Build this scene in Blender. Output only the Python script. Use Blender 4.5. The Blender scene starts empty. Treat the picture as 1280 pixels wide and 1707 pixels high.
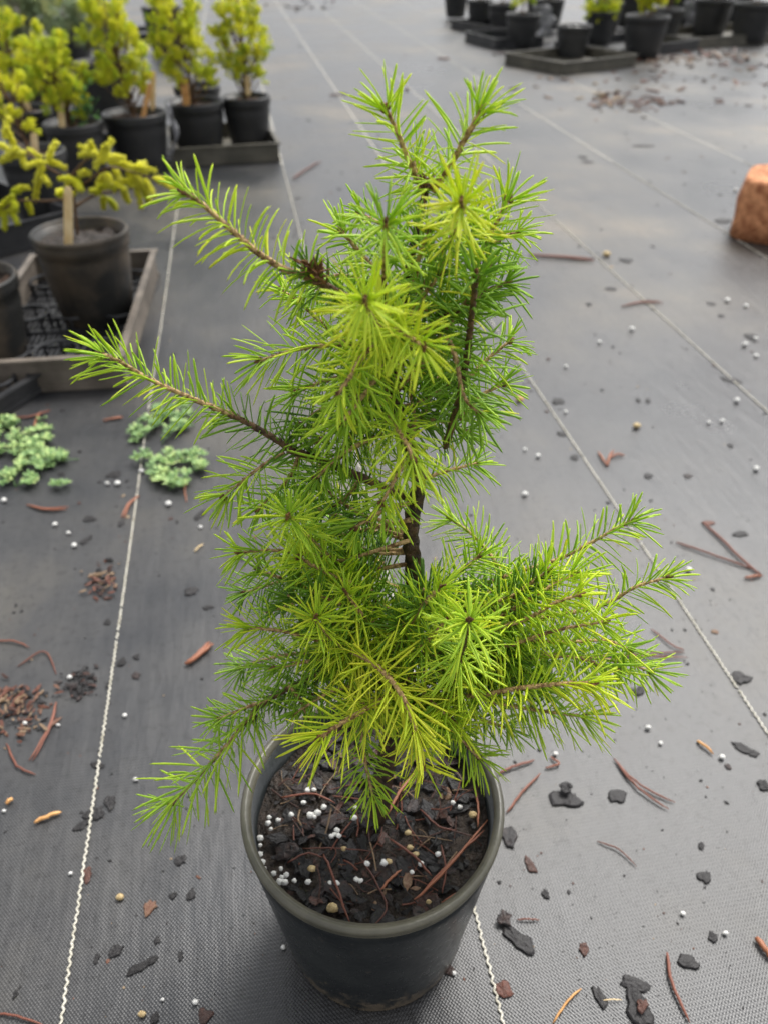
import bpy, math, random
import numpy as np
from mathutils import Vector, Matrix, noise

# ------------------------------------------------------------------ camera, world, sun, exposure
S = bpy.context.scene
C = S.collection
R = math.radians
PITCH, FPX, CX, CY = R(37.7), 1284.0, 640.0, 853.5
CAM_H = 0.613
cam_d = bpy.data.cameras.new('camera'); cam = bpy.data.objects.new('camera', cam_d); C.objects.link(cam)
cam.location = (0, 0, CAM_H); cam.rotation_euler = (R(90) - PITCH, 0, 0)
cam_d.sensor_fit = 'VERTICAL'; cam_d.sensor_height = 36; cam_d.lens = FPX / 1707 * 36
cam_d.clip_start = 0.01; cam_d.clip_end = 500
cam_d.dof.use_dof = True; cam_d.dof.focus_distance = 0.40; cam_d.dof.aperture_fstop = 8.5
S.camera = cam
SUN_EL, SUN_AZ = R(58), R(33)           # azimuth clockwise from +Y (to the right of the view)
W = bpy.data.worlds.new('World'); S.world = W; W.use_nodes = True
nt = W.node_tree; nt.nodes.clear()
sky = nt.nodes.new('ShaderNodeTexSky'); sky.sky_type = 'NISHITA'; sky.sun_disc = False
sky.sun_elevation = SUN_EL; sky.sun_rotation = SUN_AZ; sky.air_density = 1.0; sky.dust_density = 4.0; sky.ozone_density = 1
hs = nt.nodes.new('ShaderNodeHueSaturation'); hs.inputs['Saturation'].default_value = 0.12
bg = nt.nodes.new('ShaderNodeBackground'); bg.inputs['Strength'].default_value = 0.135
ow = nt.nodes.new('ShaderNodeOutputWorld')
nt.links.new(sky.outputs[0], hs.inputs['Color']); nt.links.new(hs.outputs[0], bg.inputs['Color']); nt.links.new(bg.outputs[0], ow.inputs['Surface'])
sl = bpy.data.lights.new('sun', 'SUN'); sl.energy = 1.3; sl.angle = R(24); sl.color = (1, 0.965, 0.91)
so = bpy.data.objects.new('sun', sl); C.objects.link(so)
so.rotation_euler = Vector((-math.sin(SUN_AZ) * math.cos(SUN_EL), -math.cos(SUN_AZ) * math.cos(SUN_EL), -math.sin(SUN_EL))).to_track_quat('-Z', 'Y').to_euler()
S.view_settings.view_transform = 'Standard'; S.view_settings.look = 'None'; S.view_settings.gamma = 1
S.view_settings.exposure = 0.82

# ------------------------------------------------------------------ pixel helpers (photo pixels, 1280 x 1707)
FW = Vector((0, math.cos(PITCH), -math.sin(PITCH))); UP = Vector((0, math.sin(PITCH), math.cos(PITCH)))
CAMP = Vector((0, 0, CAM_H))
def ray(px, py): return Vector(((px - CX) / FPX, 0, 0)) + UP * (-(py - CY) / FPX) + FW
def G(px, py, z=0.0):
    d = ray(px, py); return CAMP + d * ((z - CAM_H) / d.z)
def PY(px, py, y):
    d = ray(px, py); return CAMP + d * (y / d.y)
def depth(p): return (p - CAMP).dot(FW)
def pxm(p): return depth(p) / FPX           # metres per pixel at point p

rnd = random.Random(7)
nprng = np.random.default_rng(11)

# ------------------------------------------------------------------ materials
def new_mat(name):
    m = bpy.data.materials.new(name); m.use_nodes = True
    t = m.node_tree; b = t.nodes['Principled BSDF']; return m, t, b
def N(t, typ, **kw):
    n = t.nodes.new(typ)
    for k, v in kw.items():
        if k in n.inputs: n.inputs[k].default_value = v
        else: setattr(n, k, v)
    return n
def ramp(t, fac, stops):
    r = t.nodes.new('ShaderNodeValToRGB'); e = r.color_ramp.elements
    while len(e) < len(stops): e.new(0.5)
    for i, (p, c) in enumerate(stops):
        e[i].position = p; e[i].color = (*c, 1) if len(c) == 3 else c
    t.links.new(fac, r.inputs[0]); return r.outputs[0]
def simple(name, c1, c2, scale=20, rough=0.5, bump=0.2, bscale=None, bdist=0.002, spec=0.5, detail=6, lo=0.35, hi=0.65, rvar=0.1, coord='Object'):
    m, t, b = new_mat(name)
    tc = N(t, 'ShaderNodeTexCoord')
    n = N(t, 'ShaderNodeTexNoise', Scale=scale, Detail=detail); t.links.new(tc.outputs[coord], n.inputs['Vector'])
    t.links.new(ramp(t, n.outputs[0], [(lo, c1), (hi, c2)]), b.inputs['Base Color'])
    n2 = N(t, 'ShaderNodeTexNoise', Scale=bscale or scale * 4, Detail=5); t.links.new(tc.outputs[coord], n2.inputs['Vector'])
    bp = N(t, 'ShaderNodeBump', Strength=bump, Distance=bdist); t.links.new(n2.outputs[0], bp.inputs['Height']); t.links.new(bp.outputs[0], b.inputs['Normal'])
    mr = N(t, 'ShaderNodeMapRange'); mr.inputs[3].default_value = rough - rvar; mr.inputs[4].default_value = rough + rvar
    t.links.new(n2.outputs[0], mr.inputs[0]); t.links.new(mr.outputs[0], b.inputs['Roughness'])
    b.inputs['Specular IOR Level'].default_value = spec
    return m
def tone_mat(name, stops, rough=0.45, transl=0.0, spec=0.5, bump=0.0, bscale=300):
    """colour picked per leaf / chip by the point attribute 'tone', lightened by 'along'"""
    m, t, b = new_mat(name)
    a = N(t, 'ShaderNodeAttribute', attribute_name='tone')
    col = ramp(t, a.outputs['Fac'], stops)
    t.links.new(col, b.inputs['Base Color']); b.inputs['Roughness'].default_value = rough
    b.inputs['Specular IOR Level'].default_value = spec
    if bump:
        tc = N(t, 'ShaderNodeTexCoord'); n2 = N(t, 'ShaderNodeTexNoise', Scale=bscale, Detail=4); t.links.new(tc.outputs['Object'], n2.inputs['Vector'])
        bp = N(t, 'ShaderNodeBump', Strength=bump, Distance=0.001); t.links.new(n2.outputs[0], bp.inputs['Height']); t.links.new(bp.outputs[0], b.inputs['Normal'])
    if transl:
        tr = N(t, 'ShaderNodeBsdfTranslucent'); t.links.new(col, tr.inputs['Color'])
        mx = N(t, 'ShaderNodeMixShader', Fac=transl); o = t.nodes['Material Output']
        t.links.new(b.outputs[0], mx.inputs[1]); t.links.new(tr.outputs[0], mx.inputs[2]); t.links.new(mx.outputs[0], o.inputs['Surface'])
    return m

ROW = R(9.6)                                 # the fabric's threads run this far left of the view direction
def fabric_material():
    m, t, b = new_mat('woven_ground_fabric')
    L = t.links.new
    tc = N(t, 'ShaderNodeTexCoord'); mp = N(t, 'ShaderNodeMapping'); mp.inputs['Rotation'].default_value = (0, 0, -ROW)
    L(tc.outputs['Object'], mp.inputs['Vector'])
    sp = N(t, 'ShaderNodeSeparateXYZ'); L(mp.outputs[0], sp.inputs[0])
    # slight wobble of the weave
    nw = N(t, 'ShaderNodeTexNoise', Scale=9, Detail=3); L(mp.outputs[0], nw.inputs['Vector'])
    def wave(sock, per, wob):
        a = N(t, 'ShaderNodeMath', operation='MULTIPLY'); L(sock, a.inputs[0]); a.inputs[1].default_value = 2 * math.pi / per
        w = N(t, 'ShaderNodeMath', operation='MULTIPLY'); L(nw.outputs[0], w.inputs[0]); w.inputs[1].default_value = wob
        s = N(t, 'ShaderNodeMath', operation='ADD'); L(a.outputs[0], s.inputs[0]); L(w.outputs[0], s.inputs[1])
        c = N(t, 'ShaderNodeMath', operation='SINE'); L(s.outputs[0], c.inputs[0]); return c.outputs[0]
    wy = wave(sp.outputs['Y'], 0.0031, 9); wx = wave(sp.outputs['X'], 0.0026, 9)
    mul = N(t, 'ShaderNodeMath', operation='MULTIPLY'); L(wy, mul.inputs[0]); L(wx, mul.inputs[1])
    add = N(t, 'ShaderNodeMath', operation='MULTIPLY_ADD'); L(wy, add.inputs[0]); add.inputs[1].default_value = 0.4; L(mul.outputs[0], add.inputs[2])
    # dirt: broad film, streaks along the threads and fine grit
    n1 = N(t, 'ShaderNodeTexNoise', Scale=1.7, Detail=8, Roughness=0.6); L(mp.outputs[0], n1.inputs['Vector'])
    ms = N(t, 'ShaderNodeMapping'); ms.inputs['Scale'].default_value = (6.5, 1.6, 1); L(mp.outputs[0], ms.inputs['Vector'])
    n2 = N(t, 'ShaderNodeTexNoise', Scale=1.0, Detail=6, Roughness=0.65); L(ms.outputs[0], n2.inputs['Vector'])
    n3 = N(t, 'ShaderNodeTexNoise', Scale=120, Detail=5, Roughness=0.7); L(mp.outputs[0], n3.inputs['Vector'])
    base = ramp(t, n1.outputs[0], [(0.40, (0.020, 0.022, 0.026)), (0.49, (0.042, 0.042, 0.043)), (0.58, (0.072, 0.067, 0.058)), (0.68, (0.145, 0.122, 0.092))])
    st = ramp(t, n2.outputs[0], [(0.32, (0.78, 0.78, 0.80)), (0.62, (1.1, 1.09, 1.07))])
    mx = N(t, 'ShaderNodeMix', data_type='RGBA', blend_type='MULTIPLY'); mx.inputs[0].default_value = 1; L(base, mx.inputs[6]); L(st, mx.inputs[7])
    gr = ramp(t, n3.outputs[0], [(0.36, (0.62, 0.61, 0.6)), (0.47, (1, 1, 1)), (0.66, (1.05, 1.04, 1.02)), (0.74, (1.5, 1.42, 1.3))])
    mx2 = N(t, 'ShaderNodeMix', data_type='RGBA', blend_type='MULTIPLY'); mx2.inputs[0].default_value = 1; L(mx.outputs[2], mx2.inputs[6]); L(gr, mx2.inputs[7])
    wr = ramp(t, add.outputs[0], [(0.0, (0.7, 0.7, 0.7)), (1.0, (1.2, 1.2, 1.2))])
    mrw = N(t, 'ShaderNodeMapRange'); mrw.inputs[1].default_value = -1.4; mrw.inputs[2].default_value = 1.4
    mrw.inputs[3].default_value = 0.68; mrw.inputs[4].default_value = 1.32; L(add.outputs[0], mrw.inputs[0])
    mx3 = N(t, 'ShaderNodeVectorMath', operation='SCALE'); L(mx2.outputs[2], mx3.inputs[0]); L(mrw.outputs[0], mx3.inputs['Scale'])
    L(mx3.outputs[0], b.inputs['Base Color'])
    rr = N(t, 'ShaderNodeMapRange'); rr.inputs[1].default_value = 0.3; rr.inputs[2].default_value = 0.7
    rr.inputs[3].default_value = 0.24; rr.inputs[4].default_value = 0.50; L(n1.outputs[0], rr.inputs[0]); L(rr.outputs[0], b.inputs['Roughness'])
    b.inputs['Specular IOR Level'].default_value = 0.64
    bp = N(t, 'ShaderNodeBump', Strength=0.22, Distance=0.0006); L(add.outputs[0], bp.inputs['Height'])
    n4 = N(t, 'ShaderNodeTexNoise', Scale=6, Detail=5); L(ms.outputs[0], n4.inputs['Vector'])
    bp2 = N(t, 'ShaderNodeBump', Strength=0.22, Distance=0.006); L(n4.outputs[0], bp2.inputs['Height']); L(bp.outputs[0], bp2.inputs['Normal'])
    L(bp2.outputs[0], b.inputs['Normal'])
    return m

M = {}
M['fabric'] = fabric_material()
M['thread'] = simple('cream_thread', (0.42, 0.39, 0.30), (0.66, 0.63, 0.54), scale=60, rough=0.6, bump=0.2, lo=0.3, hi=0.55)
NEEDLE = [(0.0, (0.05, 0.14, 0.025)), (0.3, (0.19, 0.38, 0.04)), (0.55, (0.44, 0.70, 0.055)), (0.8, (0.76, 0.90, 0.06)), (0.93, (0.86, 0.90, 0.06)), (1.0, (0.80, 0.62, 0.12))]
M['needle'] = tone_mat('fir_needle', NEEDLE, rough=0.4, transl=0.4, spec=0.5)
M['twig'] = simple('young_twig_bark', (0.17, 0.08, 0.03), (0.66, 0.44, 0.20), scale=420, rough=0.6, bump=0.7, bscale=700, lo=0.35, hi=0.6)
M['old_twig'] = simple('old_twig_bark', (0.045, 0.024, 0.012), (0.19, 0.10, 0.045), scale=300, rough=0.6, bump=0.8, bscale=500)
M['trunk'] = simple('dark_trunk_bark', (0.02, 0.012, 0.007), (0.12, 0.062, 0.03), scale=180, rough=0.65, bump=1.0, bscale=260, bdist=0.004, lo=0.38, hi=0.7)
M['bud'] = simple('brown_bud_scale', (0.09, 0.035, 0.015), (0.34, 0.16, 0.06), scale=500, rough=0.45, bump=0.6)
M['pot'] = simple('dark_pot_plastic', (0.007, 0.010, 0.012), (0.024, 0.028, 0.028), scale=26, rough=0.30, bump=0.15, bscale=160, spec=0.55, rvar=0.12)
def splash_dirt(m, h0, h1, col):
    """dried soil splashed on the lowest part of the pot wall"""
    t = m.node_tree; b = t.nodes['Principled BSDF']; src = b.inputs['Base Color'].links[0].from_socket
    g = N(t, 'ShaderNodeNewGeometry'); sp = N(t, 'ShaderNodeSeparateXYZ'); t.links.new(g.outputs['Position'], sp.inputs[0])
    mr = N(t, 'ShaderNodeMapRange'); mr.inputs[1].default_value = h1; mr.inputs[2].default_value = h0; mr.inputs[3].default_value = 0.0; mr.inputs[4].default_value = 0.28; t.links.new(sp.outputs['Z'], mr.inputs[0])
    n = N(t, 'ShaderNodeTexNoise', Scale=95, Detail=7, Roughness=0.7); t.links.new(g.outputs['Position'], n.inputs['Vector'])
    ad = N(t, 'ShaderNodeMath', operation='ADD'); t.links.new(mr.outputs[0], ad.inputs[0]); t.links.new(n.outputs[0], ad.inputs[1])
    f = ramp(t, ad.outputs[0], [(0.64, (0, 0, 0)), (0.76, (1, 1, 1))])
    mx = N(t, 'ShaderNodeMix', data_type='RGBA'); t.links.new(f, mx.inputs[0]); t.links.new(src, mx.inputs[6]); mx.inputs[7].default_value = (*col, 1)
    t.links.new(mx.outputs[2], b.inputs['Base Color'])
splash_dirt(M['pot'], 0.0, 0.05, (0.16, 0.125, 0.085))
M['rim'] = simple('olive_pot_rim', (0.080, 0.076, 0.056), (0.145, 0.135, 0.098), scale=40, rough=0.34, bump=0.15, bscale=250, spec=0.6)
M['bgpot'] = simple('black_pot_plastic', (0.018, 0.019, 0.020), (0.036, 0.036, 0.036), scale=9, rough=0.42, bump=0.12, bscale=80, spec=0.5)
M['bgpot_old'] = simple('scuffed_pot_plastic', (0.020, 0.020, 0.019), (0.11, 0.085, 0.06), scale=14, rough=0.5, bump=0.3, bscale=80, spec=0.35, lo=0.42, hi=0.72)
M['tray'] = simple('olive_tray_plastic', (0.06, 0.056, 0.043), (0.12, 0.11, 0.085), scale=14, rough=0.5, bump=0.2, bscale=90)
M['tray_brown'] = simple('weathered_tray_plastic', (0.09, 0.075, 0.06), (0.19, 0.16, 0.13), scale=18, rough=0.55, bump=0.3, bscale=90)
M['tray_black'] = simple('black_tray_plastic', (0.016, 0.017, 0.019), (0.04, 0.04, 0.042), scale=14, rough=0.38, bump=0.2, bscale=90)
M['liner'] = simple('grey_plastic_film', (0.14, 0.14, 0.15), (0.42, 0.42, 0.44), scale=30, rough=0.35, bump=0.4, bscale=60)
M['soil'] = simple('dark_potting_soil', (0.012, 0.009, 0.007), (0.05, 0.034, 0.024), scale=160, rough=0.5, spec=0.45, bump=1.0, bscale=350, bdist=0.004)
M['bgsoil'] = simple('dry_potting_soil', (0.014, 0.010, 0.008), (0.08, 0.05, 0.038), scale=60, spec=0.15, rough=0.8, bump=1.0, bscale=150, bdist=0.006)
M['perlite'] = simple('white_perlite', (0.72, 0.71, 0.67), (0.88, 0.87, 0.84), scale=400, rough=0.6, bump=0.4, bscale=900)
M['perlite_tan'] = simple('tan_grit', (0.42, 0.30, 0.14), (0.66, 0.52, 0.28), scale=400, rough=0.6, bump=0.4, bscale=900)
M['stick'] = simple('pale_wood', (0.72, 0.50, 0.22), (0.92, 0.72, 0.42), scale=45, rough=0.6, bump=0.2)
M['stick_orange'] = simple('orange_wood', (0.52, 0.24, 0.07), (0.80, 0.44, 0.17), scale=45, rough=0.6, bump=0.2)
M['brick'] = simple('orange_clay', (0.34, 0.115, 0.045), (0.78, 0.36, 0.17), scale=42, rough=0.85, bump=0.9, bscale=120, bdist=0.008, detail=10)
CHIP = [(0.0, (0.010, 0.009, 0.009)), (0.45, (0.026, 0.024, 0.025)), (0.6, (0.055, 0.03, 0.024)), (0.75, (0.14, 0.05, 0.032)), (0.88, (0.2, 0.13, 0.08)), (1.0, (0.40, 0.30, 0.18))]
M['chip'] = tone_mat('wet_bark_chip', CHIP, rough=0.5, bump=0.9, bscale=420, spec=0.35)
M['dead'] = tone_mat('dead_pine_needle', [(0.0, (0.09, 0.03, 0.02)), (0.5, (0.21, 0.07, 0.042)), (1.0, (0.36, 0.14, 0.07))], rough=0.5)
BUSH = [(0.0, (0.20, 0.32, 0.05)), (0.35, (0.58, 0.72, 0.07)), (0.6, (0.84, 0.88, 0.08)), (1.0, (0.95, 0.92, 0.10))]
M['bush'] = tone_mat('golden_foliage', BUSH, rough=0.5, transl=0.55)
M['gold'] = tone_mat('yellow_foliage', [(0.0, (0.50, 0.62, 0.05)), (0.5, (0.92, 0.92, 0.08)), (1.0, (0.98, 0.95, 0.2))], rough=0.55, transl=0.55)
M['blue'] = tone_mat('blue_green_foliage', [(0.0, (0.12, 0.18, 0.08)), (0.6, (0.32, 0.42, 0.22)), (1.0, (0.55, 0.55, 0.22))], rough=0.5, transl=0.15)
M['leaf'] = tone_mat('small_green_leaf', [(0.0, (0.05, 0.14, 0.03)), (1.0, (0.16, 0.38, 0.08))], rough=0.45, transl=0.15)
M['sedum'] = tone_mat('mint_succulent_leaf', [(0.0, (0.08, 0.17, 0.05)), (0.6, (0.25, 0.42, 0.14)), (1.0, (0.55, 0.70, 0.26))], rough=0.45, transl=0.1)

# ------------------------------------------------------------------ mesh helpers
class MB:
    def __init__(s): s.v, s.f, s.tone, s.n = [], [], [], 0
    def add(s, V, F, tone=None):
        V = np.asarray(V, float).reshape(-1, 3); off = s.n
        s.v.append(V); s.f.extend([tuple(i + off for i in f) for f in F]); s.n += len(V)
        s.tone.append(np.full(len(V), 0.5 if tone is None else tone) if np.isscalar(tone) or tone is None else np.asarray(tone, float))
    def build(s, name, mat, parent=None, smooth=True, origin=None):
        me = bpy.data.meshes.new(name)
        V = np.concatenate(s.v) if s.v else np.zeros((0, 3))
        if origin is not None: V = V - np.array(origin)
        me.from_pydata(V.tolist(), [], s.f); me.update()
        a = me.attributes.new('tone', 'FLOAT', 'POINT'); a.data.foreach_set('value', np.concatenate(s.tone))
        if smooth: me.polygons.foreach_set('use_smooth', [True] * len(me.polygons))
        for m in (mat if isinstance(mat, (list, tuple)) else [mat]): me.materials.append(m)
        o = bpy.data.objects.new(name, me); C.objects.link(o)
        if origin is not None: o.location = origin
        if parent is not None:
            o.parent = parent
            if origin is None: o.matrix_parent_inverse = world_of(parent).inverted()
        return o
def world_of(o):
    m = Matrix.LocRotScale(o.location, o.rotation_euler, o.scale)
    if o.parent: m = world_of(o.parent) @ o.matrix_parent_inverse @ m
    return m
def tag(o, label, cat, group=None, kind=None):
    o['label'] = label; o['category'] = cat
    if group: o['group'] = group
    if kind: o['kind'] = kind
    return o
def thing(name, loc, label, cat, group=None):
    o = bpy.data.objects.new(name, None); o.empty_display_size = 0.05; C.objects.link(o); o.location = loc
    return tag(o, label, cat, group)
def catmull(P, n):
    P = [np.array(p, float) for p in P]
    if len(P) == 2: P = [P[0], (P[0] + P[1]) / 2, P[1]]
    Q = [2 * P[0] - P[1]] + P + [2 * P[-1] - P[-2]]
    out = []; segs = len(P) - 1
    for k in range(n + 1):
        u = k / n * segs; i = min(int(u), segs - 1); t = u - i
        a, b, c, d = Q[i:i + 4]
        out.append(0.5 * ((2 * b) + (-a + c) * t + (2 * a - 5 * b + 4 * c - d) * t * t + (-a + 3 * b - 3 * c + d) * t ** 3))
    return np.array(out)
def norm(v): return v / np.maximum(np.linalg.norm(v, axis=-1, keepdims=True), 1e-9)
def frames(P):
    T = norm(np.gradient(P, axis=0)); ref = np.array([0, 0, 1.0]) if abs(T[0][2]) < 0.9 else np.array([1.0, 0, 0])
    A = []; a = norm(np.cross(T[0], ref))
    for t in T:
        a = norm(a - t * np.dot(a, t)); A.append(a)
    A = np.array(A); return T, A, norm(np.cross(T, A))
def tube(mb, P, r, ns=8, tone=0.5, rough=0.0, cap=True):
    P = np.asarray(P, float); n = len(P); r = np.broadcast_to(np.asarray(r, float), (n,))
    T, A, B = frames(P); ph = np.arange(ns) / ns * 2 * math.pi
    rr = r[:, None] * (1 + rough * nprng.uniform(-1, 1, (n, ns)))
    V = P[:, None] + A[:, None] * (np.cos(ph)[None, :, None] * rr[..., None]) + B[:, None] * (np.sin(ph)[None, :, None] * rr[..., None])
    F = [(i * ns + j, i * ns + (j + 1) % ns, (i + 1) * ns + (j + 1) % ns, (i + 1) * ns + j) for i in range(n - 1) for j in range(ns)]
    if cap: F += [tuple(range(ns - 1, -1, -1)), tuple((n - 1) * ns + j for j in range(ns))]
    mb.add(V.reshape(-1, 3), F, tone)
def needle_batch(mb, B, D, L, Wd, bend, tone, rings=(0, 0.12, 0.4, 0.72, 0.95), flat=0.5):
    """slender tapered needles; all arguments are arrays over needles"""
    n = len(B)
    if n == 0: return
    ref = nprng.normal(size=(n, 3)); Sd = norm(np.cross(D, ref)); Nn = norm(np.cross(Sd, D))
    prof = np.interp(rings, [0, 0.1, 0.5, 0.85, 1], [0.5, 0.85, 1.0, 0.9, 0.5])
    V = []
    for s, w in zip(rings, prof):
        c = B + D * (L * s)[:, None] + bend * (L * s * s)[:, None]
        for ca, sa in ((1, 0), (0, flat), (-1, 0), (0, -flat)):
            V.append(c + Sd * (Wd * w * ca)[:, None] + Nn * (Wd * w * sa)[:, None])
    V.append(B + D * L[:, None] + bend * L[:, None])
    V = np.stack(V, 1); k = V.shape[1]; nr = len(rings)
    tmpl = [(i * 4 + j, i * 4 + (j + 1) % 4, (i + 1) * 4 + (j + 1) % 4, (i + 1) * 4 + j) for i in range(nr - 1) for j in range(4)]
    tmpl += [((nr - 1) * 4 + j, (nr - 1) * 4 + (j + 1) % 4, k - 1) for j in range(4)]
    F = [tuple(a + q * k for a in f) for q in range(n) for f in tmpl]
    al = np.concatenate([np.repeat(np.array(rings), 4), [1.0]])
    edge = np.concatenate([np.tile([.09, -.07, .09, -.07], nr), [0.05]])
    tn = np.clip(tone[:, None] + 0.10 * (al[None, :] - 0.35) + edge[None, :], 0.0, 0.97)
    mb.add(V.reshape(-1, 3), F, tn.reshape(-1))
def needles_along(mb, P, L, Wd, tone, dens, t0=0.0, t1=1.0, ab=68, at=30, tipn=12, jit=0.12, up=0.0, bendk=0.12, rings=(0, 0.12, 0.4, 0.72, 0.92), dead=0.01, sag=0.0, r=0.0012):
    P = np.asarray(P); seg = np.linalg.norm(np.diff(P, axis=0), axis=1); cum = np.concatenate([[0], np.cumsum(seg)]); tot = cum[-1]
    n = max(3, int(tot * (t1 - t0) * dens)); u = t0 + (t1 - t0) * (np.arange(n) + nprng.uniform(-.4, .4, n)) / n
    u = np.clip(u, 0, 1)
    u = np.concatenate([u, np.clip(1 - nprng.uniform(0, 0.04, tipn), 0, 1)]); n2 = len(u)
    T, A, Bn = frames(P); ci = np.clip(np.searchsorted(cum, u * tot) - 1, 0, len(seg) - 1)
    fr = (u * tot - cum[ci]) / np.maximum(seg[ci], 1e-9); pos = P[ci] + (P[ci + 1] - P[ci]) * fr[:, None]
    ph = np.arange(n2) * 2.39996 + nprng.uniform(-.35, .35, n2)
    Rr = A[ci] * np.cos(ph)[:, None] + Bn[ci] * np.sin(ph)[:, None]
    w = np.clip((u - t0) / max(t1 - t0, 1e-6), 0, 1)
    ang = np.radians(ab + (at - ab) * np.clip((w - 0.45) / 0.55, 0, 1) ** 1.3 + nprng.normal(0, 6, n2))
    ang[n:] = np.radians(nprng.uniform(15, at + 28, tipn))
    D = T[ci] * np.cos(ang)[:, None] + Rr * np.sin(ang)[:, None]
    D[:, 2] += up - sag
    D = norm(D + nprng.normal(0, jit * 0.45, D.shape))
    Ls = L * nprng.uniform(0.68, 1.14, n2) * np.interp(w, [0, 0.12, 0.8, 1], [0.72, 0.98, 1.0, 0.86])
    bend = T[ci] * (bendk - nprng.uniform(0, .3)) + nprng.normal(0, 0.06, D.shape); bend[:, 2] -= 0.10 + sag * 0.3
    tn = np.clip(tone + nprng.normal(0, 0.07, n2), 0.02, 0.93)
    dd = nprng.random(n2) < dead; tn = np.where(dd, 0.93, tn)
    needle_batch(mb, pos + Rr * r, D, Ls, np.full(n2, Wd) * nprng.uniform(0.85, 1.15, n2), bend, tn, rings)
def lathe(mb, prof, center, ns=96, tone=0.5, wob=0.0, seed=0):
    cx, cy, cz = center; V = []; n = len(prof)
    for r_, z in prof:
        for j in range(ns):
            a = j / ns * 2 * math.pi; q = r_ * (1 + wob * math.sin(2 * a + seed))
            V.append((cx + q * math.cos(a), cy + q * math.sin(a), cz + z))
    F = [(i * ns + j, i * ns + (j + 1) % ns, (i + 1) * ns + (j + 1) % ns, (i + 1) * ns + j) for i in range(n - 1) for j in range(ns)]
    mb.add(V, F, tone)
def box(mb, c, ux, uy, uz, tone=0.5):
    c, ux, uy, uz = (np.array(a, float) for a in (c, ux, uy, uz))
    V = [c + sx * ux + sy * uy + sz * uz for sz in (-1, 1) for sy in (-1, 1) for sx in (-1, 1)]
    mb.add(V, [(0, 2, 3, 1), (4, 5, 7, 6), (0, 1, 5, 4), (2, 6, 7, 3), (0, 4, 6, 2), (1, 3, 7, 5)], tone)
def blob(mb, c, rad, tone=0.5, seed=0, nu=8, nv=6, rough=0.15, axes=None):
    """small closed lump; rad = (rx, ry, rz)"""
    ax = axes if axes is not None else np.eye(3); rg = np.random.default_rng(seed); V = []
    k = 1 + rough * rg.uniform(-1, 1, (nv + 1, nu))
    for i in range(1, nv):
        th = math.pi * i / nv
        for j in range(nu):
            a = 2 * math.pi * j / nu; q = k[i, j]
            V.append((rad[0] * math.sin(th) * math.cos(a) * q, rad[1] * math.sin(th) * math.sin(a) * q, rad[2] * math.cos(th)))
    V.append((0, 0, rad[2])); V.append((0, 0, -rad[2]))
    V = np.array(V) @ ax + np.array(c); m = len(V)
    F = [(i * nu + j, (i + 1) * nu + j, (i + 1) * nu + (j + 1) % nu, i * nu + (j + 1) % nu) for i in range(nv - 2) for j in range(nu)]
    F += [(m - 2, j, (j + 1) % nu) for j in range(nu)] + [(m - 1, (nv - 2) * nu + (j + 1) % nu, (nv - 2) * nu + j) for j in range(nu)]
    mb.add(V, F, tone)
def rotz(a): c, s = math.cos(a), math.sin(a); return np.array([[c, s, 0], [-s, c, 0], [0, 0, 1]])
def chip_mesh(mb, c, lx, ly, th, ang, tone, seed, tilt=0.0, az=0.0):
    th = th * 0.62; lx = lx * 0.95
    """an irregular broken flake of bark: jagged outline, domed cracked top"""
    rg = np.random.default_rng(seed); n = 14; V = []
    rr = 1 + rg.uniform(-0.42, 0.28, n); rr = (rr + np.roll(rr, 1) * 0.35) / 1.35; k_ = rg.integers(0, n); rr[k_] *= 1.22; rr[(k_ + n // 2) % n] *= .8
    A = rotz(ang)
    tl = np.array(Matrix.Rotation(tilt, 3, Vector((math.cos(az), math.sin(az), 0))))
    for lev, (s, z) in enumerate(((0.9, 0), (1.0, 0.45), (0.86, 0.95), (0.45, 1.0))):
        for j in range(n):
            a = 2 * math.pi * j / n
            V.append((lx * s * rr[j] * math.cos(a), ly * s * rr[j] * math.sin(a), th * (z + (rg.uniform(-.22, .22) if lev else 0))))
    V.append((0, 0, th * (1.0 + rg.uniform(-.2, .25)))); V.append((0, 0, 0))
    V = (np.array(V) @ A) @ tl.T + np.array(c)
    F = [(i * n + j, i * n + (j + 1) % n, (i + 1) * n + (j + 1) % n, (i + 1) * n + j) for i in range(3) for j in range(n)]
    F += [(3 * n + j, 3 * n + (j + 1) % n, 4 * n) for j in range(n)] + [((j + 1) % n, j, 4 * n + 1) for j in range(n)]
    mb.add(V, F, np.clip(tone + rg.uniform(-.05, .05, 4 * n + 2), 0, 1))

# ------------------------------------------------------------------ ground fabric with its woven marker threads
gm = MB()
gx = np.concatenate([[-60, -20, -8], np.linspace(-4, 4, 81), [8, 20, 60]]); gy = np.concatenate([[-20, -5, -1], np.linspace(-0.4, 7, 90), [12, 30, 120]])
V = []
for y in gy:
    for x in gx:
        z = 0.0
        if abs(x) < 4 and -0.4 < y < 7: z = -0.0008 * (0.5 + 0.5 * noise.noise(Vector((x * 1.7, y * 0.9, 3.1)))) - 0.0002
        V.append((x, y, z))
nx = len(gx)
gm.add(V, [(i * nx + j, i * nx + j + 1, (i + 1) * nx + j + 1, (i + 1) * nx + j) for i in range(len(gy) - 1) for j in range(nx - 1)])
ground = gm.build('ground', M['fabric']); ground['kind'] = 'structure'
ground['label'] = 'damp grey woven ground fabric with cream marker threads'
tdir = np.array([-math.sin(ROW), math.cos(ROW), 0]); tnor = np.array([math.cos(ROW), math.sin(ROW), 0])
THREADS = [(165, 1275), (800, 1560), (967, 757), (1073, 501), (1092, 315), (1150, 228)]
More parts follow.
